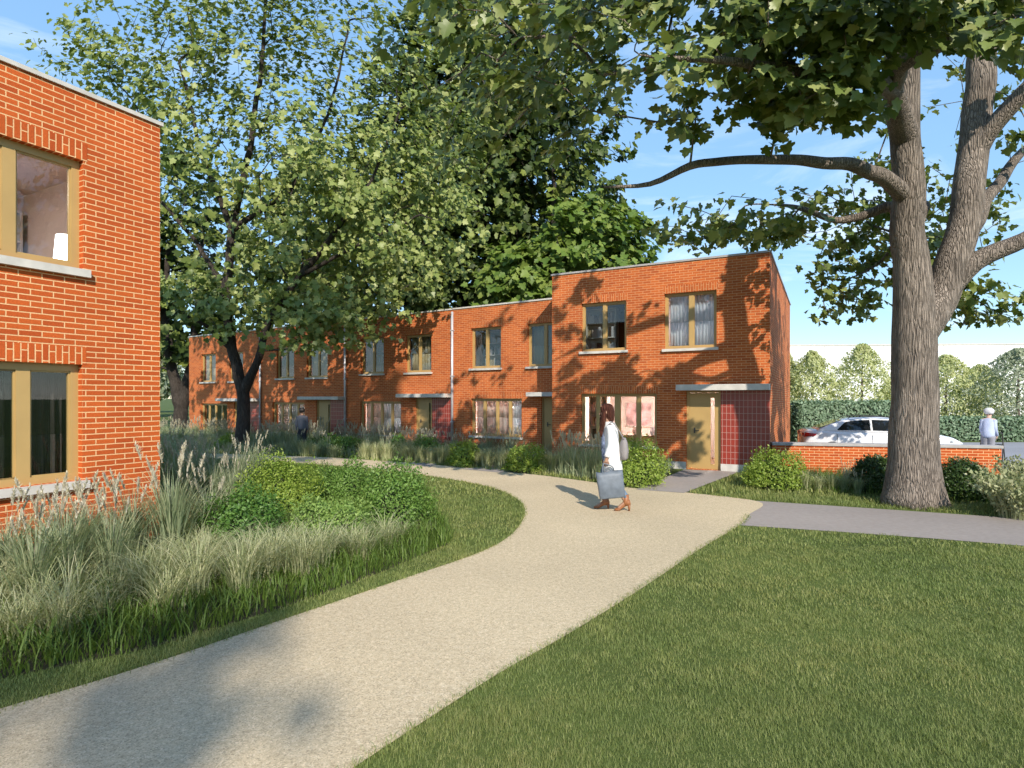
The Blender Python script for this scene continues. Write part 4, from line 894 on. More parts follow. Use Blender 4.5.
# the row
def row_house(L0, L1, dz, H, ups, ground, canopy, dr, tilep, label, cur, pipe_u, lit):
    o = R0; h = empty('terraced_house', (0, 0, 0)); tag(h, label, 'house', 'terraced brick houses'); where = label.split(',')[0]
    ops = [(u[0], u[1], u[2], u[3]) for u in ups] + [ground[:4]] + ([dr] if dr else [])
    house_shell(h, o, RA, RB, L0, L1, 6, H, ops, 'brick_small', 'white_stone')
    for u in ups: window(h, o, RA, RB, *u[:4], [((u[0] + u[1]) / 2, .10)]); lintel(h, o, RA, RB, u[0], u[1], u[3], 'brick_small')
    window(h, o, RA, RB, *ground, mulls(ground[0], ground[1], 4)); lintel(h, o, RA, RB, ground[0], ground[1], ground[3], 'brick_small')
    if dr: door(h, o, RA, RB, *dr, (dr[1] - .21, dr[1] - .12))
    if canopy: mb = MB(); mb.obox(o, RA, RB, canopy[0], canopy[1], -.4, -.001, canopy[2], canopy[2] + .13); mb.build('canopy', M['white_stone'], h, bevel=.008)
    if tilep: mb = MB(); mb.obox(o, RA, RB, tilep[0], tilep[1], -.006, -.001, .15, canopy[2] - .003); mb.build('tile_panel', M['tile'], h)
    if pipe_u is not None:
        mb = MB(); p = lambda z: P2(o, RA, RB, pipe_u, -.06, z); mb.tube([p(.05), p(H - .08)], .045, 10); pp = mb.build('downpipe', M['pipe'], h)
        for z in (1.0, 2.6, 4.2): mb = MB(); mb.obox(o, RA, RB, pipe_u - .055, pipe_u + .055, -.112, -.001, z, z + .03); mb.build('pipe_bracket', M['pipe'], pp)
    room(h, o, RA, RB, L0 + .35, (dr[0] - .1 if dr else L1 - .4), .32, 4.5, .12 + dz, 2.35 + dz, 'plaster'); 
    mid = (ups[0][1] + ups[1][0]) / 2
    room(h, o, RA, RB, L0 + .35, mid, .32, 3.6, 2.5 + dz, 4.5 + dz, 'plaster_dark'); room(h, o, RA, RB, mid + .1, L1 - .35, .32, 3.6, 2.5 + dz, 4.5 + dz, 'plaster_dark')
    g0, g1, y0, y1 = ground
    for a, b, m, fo in cur['g']: curtain(o, RA, RB, g0 + (g1 - g0) * a, g0 + (g1 - g0) * b, y0 + .02, y1 - .03, .30, m, {'curtain_pink': 'rose', 'curtain_white': 'white', 'curtain_dark': 'dark', 'curtain_tan': 'tan'}[m] + ' curtain behind the ground floor window of the ' + where, fo)
    for k, m in enumerate(cur['u']):
        u = ups[k]
        if m == 'books': bookcase(P2(o, RA, RB, u[0] + .42, .7, 2.5 + dz), RA, 'white bookcase behind the left upper window of the ' + where)
        elif m: curtain(o, RA, RB, u[0] + .04, u[1] - .04, u[2] + .02, u[3] - .03, .30, m, 'curtain behind the upper %s window of the ' % ('left' if k == 0 else 'right') + where, 8)
    if lit: pendant(P2(o, RA, RB, (g0 + g1) / 2, .95, 1.75 + dz), .5, 'lit pendant lamp inside the ground floor room of the ' + where, 1.2)
def win_up(u0, u1, dz): return (u0, u1, 2.86 + dz, 4.24 + dz)
row_house(-4.51, .02, 0, 4.95, [win_up(-3.73, -2.49, 0), win_up(-1.46, -.22, 0)], (-3.73, -1.68, .57, 1.83), (-1.29, -.02, 1.90), (-.95, -.2, .012, 1.88), None, 'second house from the right, tucked behind the left edge of the corner house',
    dict(g=[(.02, .74, 'curtain_pink', 7), (.76, .98, 'curtain_white', 5)], u=['books', 'curtain_tan']), -4.50, True)
row_house(-9.95, -4.515, -.07, 4.945, [win_up(-9.10, -7.86, -.07), win_up(-6.74, -5.5, -.07)], (-9.15, -6.97, .45, 1.72), (-6.87, -4.55, 1.87), (-6.25, -5.47, .012, 1.85), (-5.46, -4.58), 'middle house of the terrace, with red tiles between its door and the tall downpipe',
    dict(g=[(.02, .42, 'curtain_pink', 5), (.44, .98, 'curtain_white', 8)], u=['books', 'curtain_tan']), -9.94, True)
row_house(-15.52, -9.955, -.15, 4.94, [win_up(-14.4, -13.2, -.15), win_up(-12.36, -11.05, -.15)], (-14.69, -12.51, .34, 1.66), (-12.47, -9.98, 1.78), (-11.75, -10.88, .012, 1.76), (-10.87, -10.02), 'fourth house from the right, with the man before its wide window',
    dict(g=[(.02, .3, 'curtain_pink', 3), (.32, .8, 'curtain_white', 7)], u=['books', 'curtain_tan']), -15.51, True)
row_house(-21.5, -15.525, -.22, 4.93, [win_up(-20.41, -19.13, -.22), win_up(-18.0, -16.9, -.22)], (-20.41, -18.18, .25, 1.58), (-18.51, -15.55, 1.70), (-17.6, -16.6, .012, 1.68), (-16.59, -15.6), 'far left end house of the terrace, with a dark four-light window behind the forked tree',
    dict(g=[(.02, .3, 'curtain_dark', 3)], u=['curtain_tan', 'books']), None, False)

# left house in the foreground: its facade runs back along BX and faces right
OL = Vector((-4.599, 7.578, 0)); AL = Vector((BX.x, BX.y, 0)); AYL = Vector((-AX.x, -AX.y, 0))
lh = empty('brick_house', (0, 0, 0)); tag(lh, 'orange brick house cut by the left edge of the picture', 'house')
UW = (-2.75, -.89, 3.35, 4.63); LW = (-2.75, -.90, .89, 2.24)
house_shell(lh, OL, AL, AYL, -7.5, 0, 7, 5.40, [UW, LW], 'brick', 'white_stone')
window(lh, OL, AL, AYL, *UW, [(-1.56, .12), (-2.2, .12)], .09, .08, sill='white_stone'); window(lh, OL, AL, AYL, *LW, [(-1.435, .13), (-2.1, .13)], .09, .08)
lintel(lh, OL, AL, AYL, UW[0], UW[1], UW[3], 'brick'); lintel(lh, OL, AL, AYL, LW[0], LW[1], LW[3], 'brick')
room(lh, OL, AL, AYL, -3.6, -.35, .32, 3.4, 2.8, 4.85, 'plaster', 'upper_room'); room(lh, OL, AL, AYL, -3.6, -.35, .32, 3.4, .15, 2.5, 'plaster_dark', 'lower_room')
for a, b, k in ((-2.7, -2.15, 0), (-2.1, -1.5, 1), (-1.4, -.95, 2)): curtain(OL, AL, AYL, a, b, .55, 2.3, .38, 'curtain_dark', ['dark drape in the leftmost light of the lower left window', 'dark drape behind the left pane of the lower left window', 'dark drape behind the right pane of the lower left window'][k], 4, .05)
t = empty('table_lamp', P2(OL, AL, AYL, -.83, .52, 3.27)); tag(t, 'lit white table lamp in the upper window of the left house', 'lamp')
mb = MB(); mb.loft([[(r_ * math.cos(2 * PI * k / 20), r_ * math.sin(2 * PI * k / 20), z) for k in range(20)] for r_, z in ((.13, .25), (.105, .56))], True); mb.build('lamp_shade', M['lamp_left'], t)
mb = MB(); mb.tube([(0, 0, 0), (0, 0, .02), (0, 0, .03), (0, 0, .25)], [.08, .08, .015, .015], 12); mb.build('stem', M['door_metal'], t)
t = empty('chest_of_drawers', P2(OL, AL, AYL, -.83, .52, 2.8), math.atan2(AL.y, AL.x)); tag(t, 'low chest under the lit table lamp in the upper left room', 'chest')
mb = MB(); mb.box(-.3, .3, -.2, .2, 0, .468); mb.build('body', M['floorwood'], t)
for k in range(2): mb = MB(); mb.box(-.28, .28, -.216, -.202, .02 + k * .22, .22 + k * .22); mb.build('drawer', M['curtain_tan'], t)
bookcase(P2(OL, AL, AYL, -.75, 2.6, 2.8), AL, 'bookcase in the right corner of the upper left room', .6, 1.75)

def ceiling_light(p, label, r_=.35):
    t = empty('ceiling_light', p); tag(t, label, 'lamp')
    mb = MB(); mb.tube([(0, 0, -.05), (0, 0, 0)], r_, 24); mb.build('frame', M['white_stone'], t)
    mb = MB(); mb.tube([(0, 0, -.07), (0, 0, -.052)], r_ * .93, 24); mb.build('diffuser', M['ceiling_lamp'], t)
ceiling_light(P2(C0, AX, BX, -3.6, 2.2, 2.44), 'round lit ceiling lamp of the corner house living room', .45)
ceiling_light(P2(C0, AX, BX, -1.35, 1.5, 2.44), 'round lit ceiling lamp in the hall of the corner house', .25)
ceiling_light(P2(C0, AX, BX, -1.8, 1.6, 4.78), 'added ceiling lamp that brightens the curtained corner house bedroom', .2)  # lamp added inside to lighten the white curtain
ceiling_light(P2(R0, RA, RB, -2.7, 1.8, 2.33), 'round lit ceiling lamp behind the rose curtain of the second house', .35)
ceiling_light(P2(R0, RA, RB, -8.0, 1.8, 2.26), 'round lit ceiling lamp in the front room of the middle house', .3)
ceiling_light(P2(R0, RA, RB, -13.6, 1.8, 2.18), 'round lit ceiling lamp in the front room of the fourth house', .25)
ceiling_light(P2(OL, AL, AYL, -2.0, 1.7, 4.84), 'round lit ceiling lamp of the upper left room', .15)
for k_, u_ in enumerate((-3.2, -8.5)): ceiling_light(P2(R0, RA, RB, u_, 1.6, 4.4), ['round lit ceiling lamp over the bookcase of the second house', 'round lit ceiling lamp over the bookcase of the middle house'][k_], .12)
# garden wall
gw = empty('garden_wall', (0, 0, 0)); tag(gw, 'low brick garden wall with a grey coping in front of the white car', 'wall')
W0, W1 = Vector((6.30, 14.10, 0)), Vector((11.10, 13.15, 0)); WX = (W1 - W0).normalized(); WY = Vector((-WX.y, WX.x, 0)); WL = (W1 - W0).length
mb = MB(); mb.obox(W0, WX, WY, .03, WL, 0, .22, 0, .70); mb.build('wall', M['brick'], gw)
mb = MB(); mb.obox(W0, WX, WY, .03, WL + .03, -.03, .25, .702, .77); mb.build('coping', M['dark_coping'], gw, bevel=.006)

# ------------------------------------------------------------------ white car behind the wall
def car():
    t = empty('parked_car', (8.62, 17.35, .006), -.36); t.scale = (.85, 1, .97); tag(t, 'white saloon car parked behind the low garden wall', 'car')
    Wc = .88
    paint = plain('white_paint', (.74, .75, .78), .22, 0, .02, 2, coat=.6); dark = plain('car_glass', (.012, .014, .018), .04, spec=.8); rub = plain('rubber', (.02, .02, .02), .8); chrome = plain('alloy', (.5, .5, .52), .25, .9)
    red = plain('red_lens', (.35, .01, .012), .15); clear = plain('clear_lens', (.55, .62, .68), .08)
    st = [(0, .36, .78, .70), (.04, .28, .90, .80), (.18, .25, .955, .84), (.55, .22, .96, .875), (1.0, .2, .94, .88), (2.0, .19, .92, .88), (3.0, .19, .92, .88), (3.45, .2, .92, .88), (3.9, .22, .87, .865), (4.25, .25, .80, .82), (4.47, .30, .70, .74), (4.55, .38, .60, .62)]
    mb = MB(); rings = []
    for x, zb, zt, w_ in st:
        half = [(.55 * w_, zb), (.93 * w_, zb + .03), (w_, zb + .16), (w_ * 1.0, (zb + zt) / 2 + .05), (w_ * .985, zt - .09), (w_ * .93, zt - .02), (w_ * .6, zt + .012)]
        rings.append([(x, y, z) for y, z in half] + [(x, -y, z) for y, z in half[::-1]])
    mb.loft(rings); body = mb.build('body', paint, t)
    gs = [(.42, .955, .955), (.75, .95, 1.09), (1.1, .94, 1.215), (1.5, .93, 1.30), (2.0, .925, 1.335), (2.5, .92, 1.325), (2.85, .92, 1.26), (3.2, .92, 1.12), (3.52, .92, .93)]
    def gp_(x, f_):
        for (a, zb, zt), (b, zb2, zt2) in zip(gs[:-1], gs[1:]):
            if a <= x <= b:
                k = (x - a) / (b - a); z0, z1 = zb + (zb2 - zb) * k, zt + (zt2 - zt) * k; break
        h = max(z1 - z0, 0); yb = .80; yt = .80 - .62 * h
        return (yb + (yt - yb) * f_, z0 - .02 + (h + .02) * f_)
    mb = MB(); rings = []
    for x in np.linspace(.42, 3.52, 26):
        pr = [gp_(x, f_) for f_ in (0, .3, .6, .88)]; tz = gp_(x, 1); pr.append((tz[0] * .94, tz[1])); pr.append((tz[0] * .5, tz[1] + .02))
        rings.append([(x, y, z) for y, z in pr] + [(x, -y, z) for y, z in pr[::-1]])
    mb.loft(rings); mb.build('roof', paint, t)
    for s_ in (-1, 1):
        for x0, x1 in ((1.02, 1.98), (2.04, 3.06)):
            mb = MB(); xs = np.linspace(x0, x1, 12); P = lambda x, f_: (x, s_ * (gp_(x, f_)[0] + .006), gp_(x, f_)[1])
            for a, b in zip(xs[:-1], xs[1:]):
                def lo(x): return .16
                def hi(x): return .86 if 1.25 < x < 2.8 else max(.17, .86 - (1.25 - x) * 2.6 if x <= 1.25 else .86 - (x - 2.8) * 1.2)
                q = [P(a, lo(a)), P(b, lo(b)), P(b, hi(b)), P(a, hi(a))]
                n = 4
                for k in range(n):
                    fa, fb = k / n, (k + 1) / n; L = lambda x, f_: P(x, lo(x) + (hi(x) - lo(x)) * f_)
                    w_ = [L(a, fa), L(b, fa), L(b, fb), L(a, fb)]; mb.face(w_ if s_ < 0 else w_[::-1], None, True)
            mb.build('side_window', dark, t)
        mb = MB(); mb.tube([(1.35, s_ * .60, 1.305), (1.42, s_ * .6, 1.345), (2.2, s_ * .58, 1.372), (2.62, s_ * .585, 1.345), (2.7, s_ * .59, 1.315)], .014, 8); mb.build('roof_rail', rub, t)
        for x in (1.62, 2.62): mb = MB(); mb.tube([(x - .09, s_ * .89, .80), (x, s_ * .905, .805), (x + .09, s_ * .89, .80)], .014, 8); mb.build('door_handle', paint, t)
        mb = MB(); mb.loft([[(2.98 + a * .06 * q, s_ * (.84 + .1 * k), .98 + b * .05 * q) for a, b in [(math.cos(2 * PI * j / 12), math.sin(2 * PI * j / 12)) for j in range(12)]] for k, q in ((0, .5), (.5, 1), (1, 1), (1.4, .6))]); mb.build('mirror', paint, t)
        mb = MB(); mb.loft([[(.005 + .012 * k, s_ * (.45 + dy), .70 + .12 + dz) for dy, dz in [(-.12, -.05), (.28, -.04), (.30, .05), (-.12, .06)]] for k in (-1, 4)]); mb.build('tail_light', red, t)
        mb = MB(); P_ = [(.02, .80, .76), (.34, .885, .80), (.40, .885, .86), (.06, .815, .89)]; mb.loft([[(x, s_ * (y + e), z) for x, y, z in P_] for e in (-.1, .012)]); mb.build('tail_light', red, t)
        mb = MB(); P_ = [(4.46, .66, .60), (4.10, .845, .70), (4.14, .845, .765), (4.48, .64, .675)]; mb.loft([[(x + e * .5, s_ * (y + e), z) for x, y, z in P_] for e in (-.1, .016)]); mb.build('headlight', clear, t)
        for x in (.86, 3.62):
            w_ = empty('wheel', (x, s_ * .80, .325)); w_.parent = t
            rr = [(.20, -.09), (.30, -.10), (.325, -.07), (.325, .07), (.30, .10), (.20, .09)]
            mb = MB(); mb.loft([[(r_ * math.cos(2 * PI * k / 32), y, r_ * math.sin(2 * PI * k / 32)) for k in range(32)] for r_, y in rr], False); mb.build('tyre', rub, w_)
            mb = MB(); mb.tube([(0, -.08, 0), (0, .08, 0)], .205, 28)
            for k in range(5): a = k * 2 * PI / 5; mb.obox((0, 0, 0), (math.cos(a), 0), (0, 1), 0, .2, s_ * .082 - .01, s_ * .082 + .01, -.025, .025)
            mb.build('rim', chrome, w_)
    for pts, nm in (([(.50, .62, .985), (1.18, .50, 1.225)], 'rear_window'), ([(3.44, .66, .965), (2.92, .55, 1.225)], 'windscreen')):
        (x0, y0, z0), (x1, y1, z1) = pts; mb = MB(); q = [(x0, -y0, z0 + .028), (x0, y0, z0 + .028), (x1, y1, z1 + .028), (x1, -y1, z1 + .028)]; mb.face(q); ob = mb.build(nm, dark, t); ob.modifiers.new('solid', 'SOLIDIFY').thickness = .012
    mb = MB(); mb.box(-.012, .01, -.26, .26, .50, .61); mb.build('number_plate', clear, t)
    mb = MB()
    for x in (1.0, 2.01, 3.1):
        mb.box(x - .004, x + .004, -.8835, -.875, .32, .86); mb.box(x - .004, x + .004, .875, .8835, .32, .86)
    mb.build('door_seam', rub, t)
car()

# ------------------------------------------------------------------ people
skin = plain('skin', (.36, .20, .13), .55); skin2 = plain('pale_skin', (.55, .36, .28), .55)
def skin_mesh(V, E, Rr, sub=2):
    me = bpy.data.meshes.new('tmp'); me.from_pydata([tuple(v) for v in V], E, []); ob = bpy.data.objects.new('tmp', me); COL.objects.link(ob)
    ob.modifiers.new('skin', 'SKIN'); sv = me.skin_vertices
    if not sv: bm = bmesh.new(); bm.from_mesh(me); bm.verts.layers.skin.verify(); bm.to_mesh(me); bm.free()
    for k, r_ in enumerate(Rr): me.skin_vertices[0].data[k].radius = (r_, r_) if not hasattr(r_, '__len__') else r_
    me.skin_vertices[0].data[0].use_root = True
    s_ = ob.modifiers.new('sub', 'SUBSURF'); s_.levels = sub; s_.render_levels = sub
    bpy.context.view_layer.update(); dg = bpy.context.evaluated_depsgraph_get(); m2 = bpy.data.meshes.new_from_object(ob.evaluated_get(dg)); bpy.data.objects.remove(ob); return m2
def body(root, J, mat, name='body'):
    """J: joints of the pose in local metres; one skinned figure with fingers"""
    V, E, Rr = [], [], []
    def add(p, r_, par=None):
        V.append(p); Rr.append(r_)
        if par is not None: E.append((par, len(V) - 1))
        return len(V) - 1
    pel = add(J['pelvis'], (.13, .10)); ab = add(J['waist'], (.115, .09), pel); chs = add(J['chest'], (.13, .10), ab); nk0 = add(J['neck0'], .065, chs); nk = add(J['neck'], .05, nk0)
    h = Vector(J['head']); fw = Vector(J['face']).normalized()
    jaw = add(h + fw * .02 - Vector((0, 0, .085)), .062, nk); mid = add(h, .088, jaw); add(h + Vector((0, 0, .07)) - fw * .01, .07, mid)
    for s_ in 'LR':
        a = add(J['sh' + s_], .052, chs); b = add(J['el' + s_], .04, a); c = add(J['wr' + s_], .028, b); add(J['ha' + s_], (.036, .02), c)
        a = add(J['hip' + s_], .088, pel); b = add(J['kn' + s_], .056, a); c = add(J['an' + s_], .038, b); add(J['to' + s_], .035, c)
    bm = bmesh.new(); m0 = skin_mesh(V, E, Rr); bm.from_mesh(m0)
    side = fw.cross(Vector((0, 0, 1)))
    def bit(V, E, Rr): m = skin_mesh(V, E, Rr, 1); bm.from_mesh(m)
    bit([h + fw * .075 + Vector((0, 0, .025)), h + fw * .10 - Vector((0, 0, .005)), h + fw * .108 - Vector((0, 0, .022))], [(0, 1), (1, 2)], [.010, .012, .014])      # nose
    bit([h + fw * .082 - side * .022 - Vector((0, 0, .055)), h + fw * .092 - Vector((0, 0, .055)), h + fw * .082 + side * .022 - Vector((0, 0, .055))], [(0, 1), (1, 2)], [.007, .009, .007])   # mouth
    for q in (-1, 1):
        bit([h + side * .088 * q + Vector((0, 0, .03)), h + side * .098 * q, h + side * .088 * q - Vector((0, 0, .03))], [(0, 1), (1, 2)], [.012, .014, .010])
    for s_ in 'LR':
        w_, ha = Vector(J['wr' + s_]), Vector(J['ha' + s_]); dr = (ha - w_).normalized(); ac = dr.cross(Vector((0, 1, 0))).normalized() if abs(dr.y) < .9 else Vector((1, 0, 0)); cu = Vector((0, -1 if s_ == 'L' else 1, 0))
        for k, ln in enumerate((.062, .072, .068, .052)):
            p = ha + ac * (k - 1.5) * .019; bit([p - dr * .02, p + dr * ln * .45 + cu * .006, p + dr * ln * .8 + cu * .026, p + dr * ln * .75 + cu * .045], [(0, 1), (1, 2), (2, 3)], [.0095, .009, .008, .0065])
        p = ha - ac * .03 - dr * .035; bit([p, p - ac * .022 + dr * .03 + cu * .012, p - ac * .02 + dr * .055 + cu * .03], [(0, 1), (1, 2)], [.011, .0095, .008])
    me = bpy.data.meshes.new(name); bm.to_mesh(me); bm.free(); me.materials.append(mat)
    me.polygons.foreach_set('use_smooth', [True] * len(me.polygons)); ob = link(name, me, root)
    mb = MB()
    for q in (-1, 1):
        c = h + fw * .083 + side * .033 * q + Vector((0, 0, .018)); mb.loft([[(c + Vector((math.cos(2 * PI * k / 10) * r_, math.sin(2 * PI * k / 10) * r_, z))) for k in range(10)] for r_, z in ((.003, -.010), (.011, 0), (.003, .010))])
    mb.build('eye', rubb, ob); return ob
rubb = plain('dark_eye', (.02, .015, .012), .2)
def ell(cx, cy, z, rx, ry, n=24, wob=0, ph=0): return [(cx + rx * math.cos(2 * PI * k / n) * (1 + wob * math.sin(5 * 2 * PI * k / n + ph + z * 6)), cy + ry * math.sin(2 * PI * k / n) * (1 + wob * math.sin(4 * 2 * PI * k / n + ph - z * 5)), z) for k in range(n)]
def garment(root, name, rings, mat, wob=.02):
    mb = MB(); mb.loft([ell(cx, cy, z, rx, ry, 28, wob, i * .6) for i, (cx, cy, z, rx, ry) in enumerate(rings)]); o = mb.build(name, mat, root)
    s_ = o.modifiers.new('sub', 'SUBSURF'); s_.levels = 1; s_.render_levels = 1; return o
def limb(mb, pts, rad, n=14):
    S = catmull(pts, 5); rr = []
    for a, b in zip(rad[:-1], rad[1:]): rr += [a + (b - a) * k / 5 for k in range(5)]
    rr = [r_ * (1 + .05 * math.sin(i * 1.9)) for i, r_ in enumerate(rr)] + [rad[-1]]; mb.tube(S, rr, n, True)
def shoe(root, ankle, toe, mat, heel=.0, shaft=.10, name='shoe'):
    a, t = Vector(ankle), Vector(toe); f_ = Vector((t.x - a.x, t.y - a.y, 0)).normalized(); s_ = Vector((-f_.y, f_.x, 0)); z0 = t.z - .028
    mb = MB(); rings = []
    for k, wd, hh, zb in ((-.075, .025, .05, heel), (-.06, .036, .10, heel), (0, .040, .105, heel * .85), (.06, .040, .085, heel * .4), (.11, .045, .06, .0), (.155, .042, .048, .0), (.185, .022, .03, .0)):
        c = Vector((a.x, a.y, 0)) + f_ * k; rings.append([c + s_ * (wd * math.cos(2 * PI * q / 14)) + Vector((0, 0, z0 + zb + hh * (.5 + .5 * math.sin(2 * PI * q / 14)))) for q in range(14)])
    mb.loft(rings)
    if shaft: mb.tube([a + Vector((0, 0, -.05)), a + Vector((0, 0, .0)), a + Vector((0, 0, shaft))], [.047, .046, .052], 14)
    if heel: mb.tube([Vector((a.x, a.y, z0 + .002)) - f_ * .055, Vector((a.x, a.y, z0 + heel + .02)) - f_ * .052], [.013, .026], 10)
    mb.build(name, mat, root)
white_cloth = plain('white_coat_cloth', (.80, .80, .80), .8, var=.03, scale=20, bumps=.1); denim = plain('blue_denim', (.13, .19, .28), .9, var=.2, scale=40, bumps=.2); tan_l = plain('tan_leather', (.27, .105, .04), .5); hair_b = barkmat('auburn_hair', (.05, .017, .012), (.14, .05, .033))
shirt_b = plain('patterned_shirt', (.20, .24, .36), .8, var=.9, scale=22); bagm = plain('blue_grey_leather', (.125, .15, .185), .55, var=.2, scale=9, bumps=.5); greyb = plain('grey_canvas', (.26, .24, .24), .8)
w_ = empty('person', gp(607, 510)); w_.rotation_euler = (0, 0, PI - .12); w_['label'] = 'woman in a long white coat walking left with a big blue grey bag'; w_['category'] = 'person'
J = dict(pelvis=(-.07, 0, .96), waist=(-.06, 0, 1.10), chest=(-.05, 0, 1.30), neck0=(-.03, 0, 1.43), neck=(-.015, 0, 1.49), head=(.025, 0, 1.615), face=(1, .1, -.22),
         shL=(-.05, .165, 1.39), elL=(-.06, .215, 1.11), wrL=(.015, .225, .87), haL=(.03, .225, .80), shR=(-.05, -.165, 1.39), elR=(-.09, -.21, 1.11), wrR=(.02, -.2, .88), haR=(.04, -.2, .80),
         hipL=(-.07, .085, .93), knL=(-.10, .085, .53), anL=(-.30, .08, .155), toL=(-.17, .085, .035), hipR=(-.07, -.085, .93), knR=(.04, -.085, .53), anR=(.03, -.08, .12), toR=(.16, -.08, .035))
body(w_, J, skin)
mb = MB()
for s_ in 'LR': limb(mb, [J['hip' + s_], J['kn' + s_], Vector(J['an' + s_]) + Vector((0, 0, .08))], [.105, .072, .052])
mb.build('jeans', denim, w_)
garment(w_, 'coat', [(-.10, 0, .58, .155, .20), (-.10, 0, .62, .158, .205), (-.09, 0, .80, .15, .20), (-.08, 0, .98, .148, .195), (-.065, 0, 1.14, .125, .165), (-.055, 0, 1.28, .13, .18), (-.05, 0, 1.38, .11, .185), (-.045, 0, 1.43, .09, .13), (-.035, 0, 1.47, .07, .075)], white_cloth)
mb = MB()
for s_ in 'LR': limb(mb, [Vector(J['sh' + s_]) + Vector((0, 0, .01)), J['el' + s_], Vector(J['wr' + s_]) + Vector((0, 0, .03))], [.075, .062, .048])
mb.build('coat_sleeve', white_cloth, w_)
garment(w_, 'shirt', [(.015, .02, .80, .065, .085), (.025, .02, .95, .07, .09), (.03, .02, 1.12, .065, .085), (.03, .01, 1.30, .065, .08), (.01, 0, 1.43, .05, .06)], shirt_b)
for s_, hl in (('L', .09), ('R', .07)): shoe(w_, J['an' + s_], J['to' + s_], tan_l, hl, .12, 'ankle_boot')
mb = MB(); mb.loft([ell(x, 0, z, a, b, 24, .05, z * 9) for x, z, a, b in ((-.06, 1.42, .03, .05), (-.058, 1.49, .055, .07), (-.03, 1.56, .09, .092), (-.008, 1.63, .112, .104), (-.002, 1.69, .106, .096), (.0, 1.735, .085, .08), (.0, 1.76, .035, .035))])
limb(mb, [(.03, .07, 1.66), (.055, .08, 1.55), (.075, .085, 1.42), (.095, .085, 1.31), (.10, .085, 1.21)], [.03, .045, .042, .034, .01]); limb(mb, [(.03, -.075, 1.66), (.055, -.10, 1.55), (.065, -.1, 1.42), (.075, -.09, 1.26)], [.05, .06, .055, .02])
mb.build('hair', hair_b, w_)
WM = Matrix.Translation(gp(607, 510)) @ Matrix.Rotation(PI - .12, 4, 'Z')
def tote():
    t = empty('shopping_bag', WM @ Vector((-.075, .275, .245)), PI); t.rotation_euler = (.03, .10, PI); tag(t, 'big blue grey tote bag hanging from the hand of the woman', 'bag')
    mb = MB(); rings = []
    for z, hw, hd in ((0, .195, .045), (.02, .205, .06), (.2, .21, .062), (.35, .215, .045), (.43, .215, .028)):
        r_ = []
        for k in range(32):
            a = 2 * PI * k / 32; c, s_ = math.cos(a), math.sin(a); q = (abs(c) ** 4 + abs(s_) ** 4) ** -.25
            r_.append((c * q * hw + .02 * z, s_ * q * hd * (1 + .12 * math.sin(k * 1.7 + z * 20)), z + .012 * math.sin(k * .9) * (z > .4)))
        rings.append(r_)
    mb.loft(rings); mb.build('pouch', bagm, t)
    for y in (-.022, .022): mb = MB(); mb.tube(catmull([(-.07, y, .41), (-.05, y, .50), (.06, y * .4, .555), (.09, y * .4, .555), (.11, y, .50), (.12, y, .41)], 5), .009, 8); mb.build('handle', bagm, t)
tote()
t = empty('shoulder_bag', WM @ Vector((-.27, .08, .84)), PI - .12); tag(t, 'grey canvas bag carried on the back of the woman in white', 'bag')
mb = MB(); mb.loft([ell(0, 0, z, a, b, 20, .04) for z, a, b in ((0, .03, .09), (.03, .065, .13), (.16, .075, .14), (.28, .06, .12), (.36, .03, .08))]); mb.build('pouch', greyb, t)
mb = MB(); mb.tube(catmull([(.0, .08, .33), (.10, .11, .50), (.19, .115, .615), (.27, .11, .56)], 4), .011, 8); mb.build('strap', greyb, t)

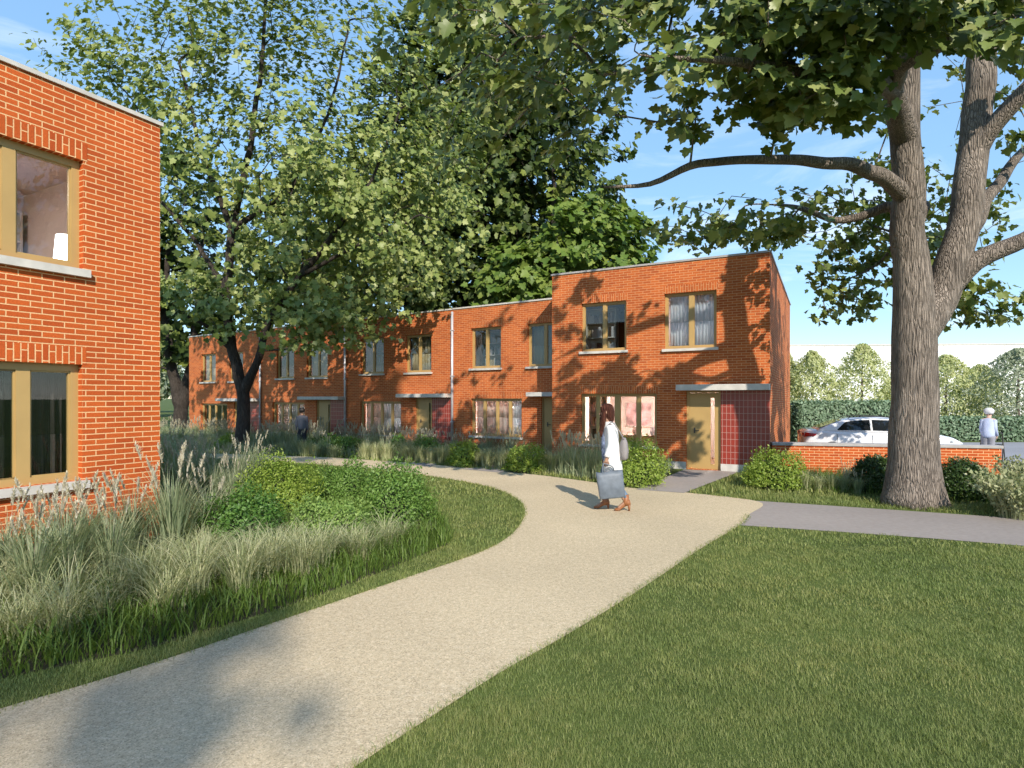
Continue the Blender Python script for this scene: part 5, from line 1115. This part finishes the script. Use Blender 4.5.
def simple_person(loc, rz, label, H, top, legs, hairm, sk, stoop=0, shoes=None, hands=None, hair_big=1.0, slim=.9):
    k = H / 1.75; P = empty('person', loc, rz); tag(P, label, 'person'); V = lambda x, y, z: (x * k, y * k * slim, z * k); s = stoop
    J = dict(pelvis=V(0, 0, .95), waist=V(s * .1, 0, 1.08), chest=V(s * .5, 0, 1.28), neck0=V(s * .75, 0, 1.42), neck=V(s * .9, 0, 1.48), head=V(s * 1.25, 0, 1.615), face=(1, 0, -s),
             shL=V(s * .6, .17, 1.38), elL=V(s * .5 - .03, .215, 1.10), shR=V(s * .6, -.17, 1.38), elR=V(s * .5 - .03, -.215, 1.10), hipL=V(0, .09, .92), knL=V(.03, .1, .5), anL=V(0, .1, .09), toL=V(.13, .12, .035), hipR=V(0, -.09, .92), knR=V(.02, -.1, .5), anR=V(-.03, -.1, .09), toR=V(.1, -.12, .035))
    hx, hz = hands if hands else (.05, .78)
    for q, s_ in ((1, 'L'), (-1, 'R')): J['wr' + s_] = V(hx - .02, q * .22, hz + .07); J['ha' + s_] = V(hx + .02, q * .22, hz)
    body(P, J, sk); mb = MB()
    for s_ in 'LR': limb(mb, [J['hip' + s_], J['kn' + s_], Vector(J['an' + s_]) + Vector((0, 0, -.02))], [.115 * k, .08 * k, .068 * k])
    mb.build('trousers', legs, P)
    garment(P, 'jacket', [tuple(x * k * ((slim + .14) if n_ == 4 else 1.06 if n_ == 3 else 1) for n_, x in enumerate(q)) for q in [(0, 0, .84, .135, .185), (0, 0, .95, .14, .185), (s * .15, 0, 1.1, .13, .18), (s * .5, 0, 1.28, .135, .195), (s * .6, 0, 1.39, .11, .19), (s * .75, 0, 1.45, .075, .10)]], top)
    mb = MB()
    for s_ in 'LR': limb(mb, [J['sh' + s_], J['el' + s_], J['wr' + s_]], [.074 * k, .056 * k, .042 * k])
    mb.build('sleeve', top, P)
    for s_ in 'LR': shoe(P, J['an' + s_], J['to' + s_], shoes or rubb, 0, 0)
    h = J['head']; b = hair_big; mb = MB(); mb.loft([ell(h[0] - .018, 0, h[2] + z, a * b, a * b, 20, .04) for z, a in ((-.05, .075), (0, .098), (.05, .104), (.09, .085), (.118, .04))]); mb.build('hair', hairm, P); return P
simple_person((at(302, 446, 20.2).x, 20.2, 0), 1.9, 'man in a grey jacket and dark trousers standing before a ground floor window', 1.52, plain('grey_jacket', (.11, .115, .14), .8), plain('navy_trousers', (.022, .024, .035), .85), plain('black_hair', (.02, .016, .014), .6), skin)
simple_person((at(988, 446, 15.6).x, 15.6, .006), .75, 'white-haired old man in a pale blue shirt pushing a walking frame', 1.58, plain('pale_blue_shirt', (.42, .48, .66), .8), plain('grey_trousers', (.26, .26, .30), .85), plain('white_hair', (.66, .66, .68), .7), skin2, .16, None, (.36, .86), 1.15, .74)
t = empty('walking_frame', (at(988, 446, 15.6).x + .40, 15.6 + .37, .006), .75); tag(t, 'dark wheeled walking frame in front of the old man', 'walker')
for q in (-1, 1):
    mb = MB(); mb.tube([(-.16, q * .25, .04), (.02, q * .24, .55), (.04, q * .23, .86), (-.16, q * .22, .90)], .014, 8); mb.tube([(.30, q * .25, .10), (.10, q * .24, .56), (.04, q * .235, .70)], .014, 8); mb.build('side_frame', M['door_metal'], t)
    mb = MB(); mb.tube([(-.22, q * .22, .905), (-.10, q * .22, .895)], .02, 10); mb.build('grip', rubb, t)
    for x in (-.16, .30): mb = MB(); mb.tube([(x, q * .25 - .015, .09), (x, q * .25 + .015, .09)], .09, 18); mb.build('wheel', rubb, t)
mb = MB(); mb.box(-.05, .12, -.225, .225, .55, .58); mb.build('seat', M['door_metal'], t)
mb = MB(); mb.box(.13, .24, -.18, .18, .30, .52); mb.build('basket', M['door_metal'], t)
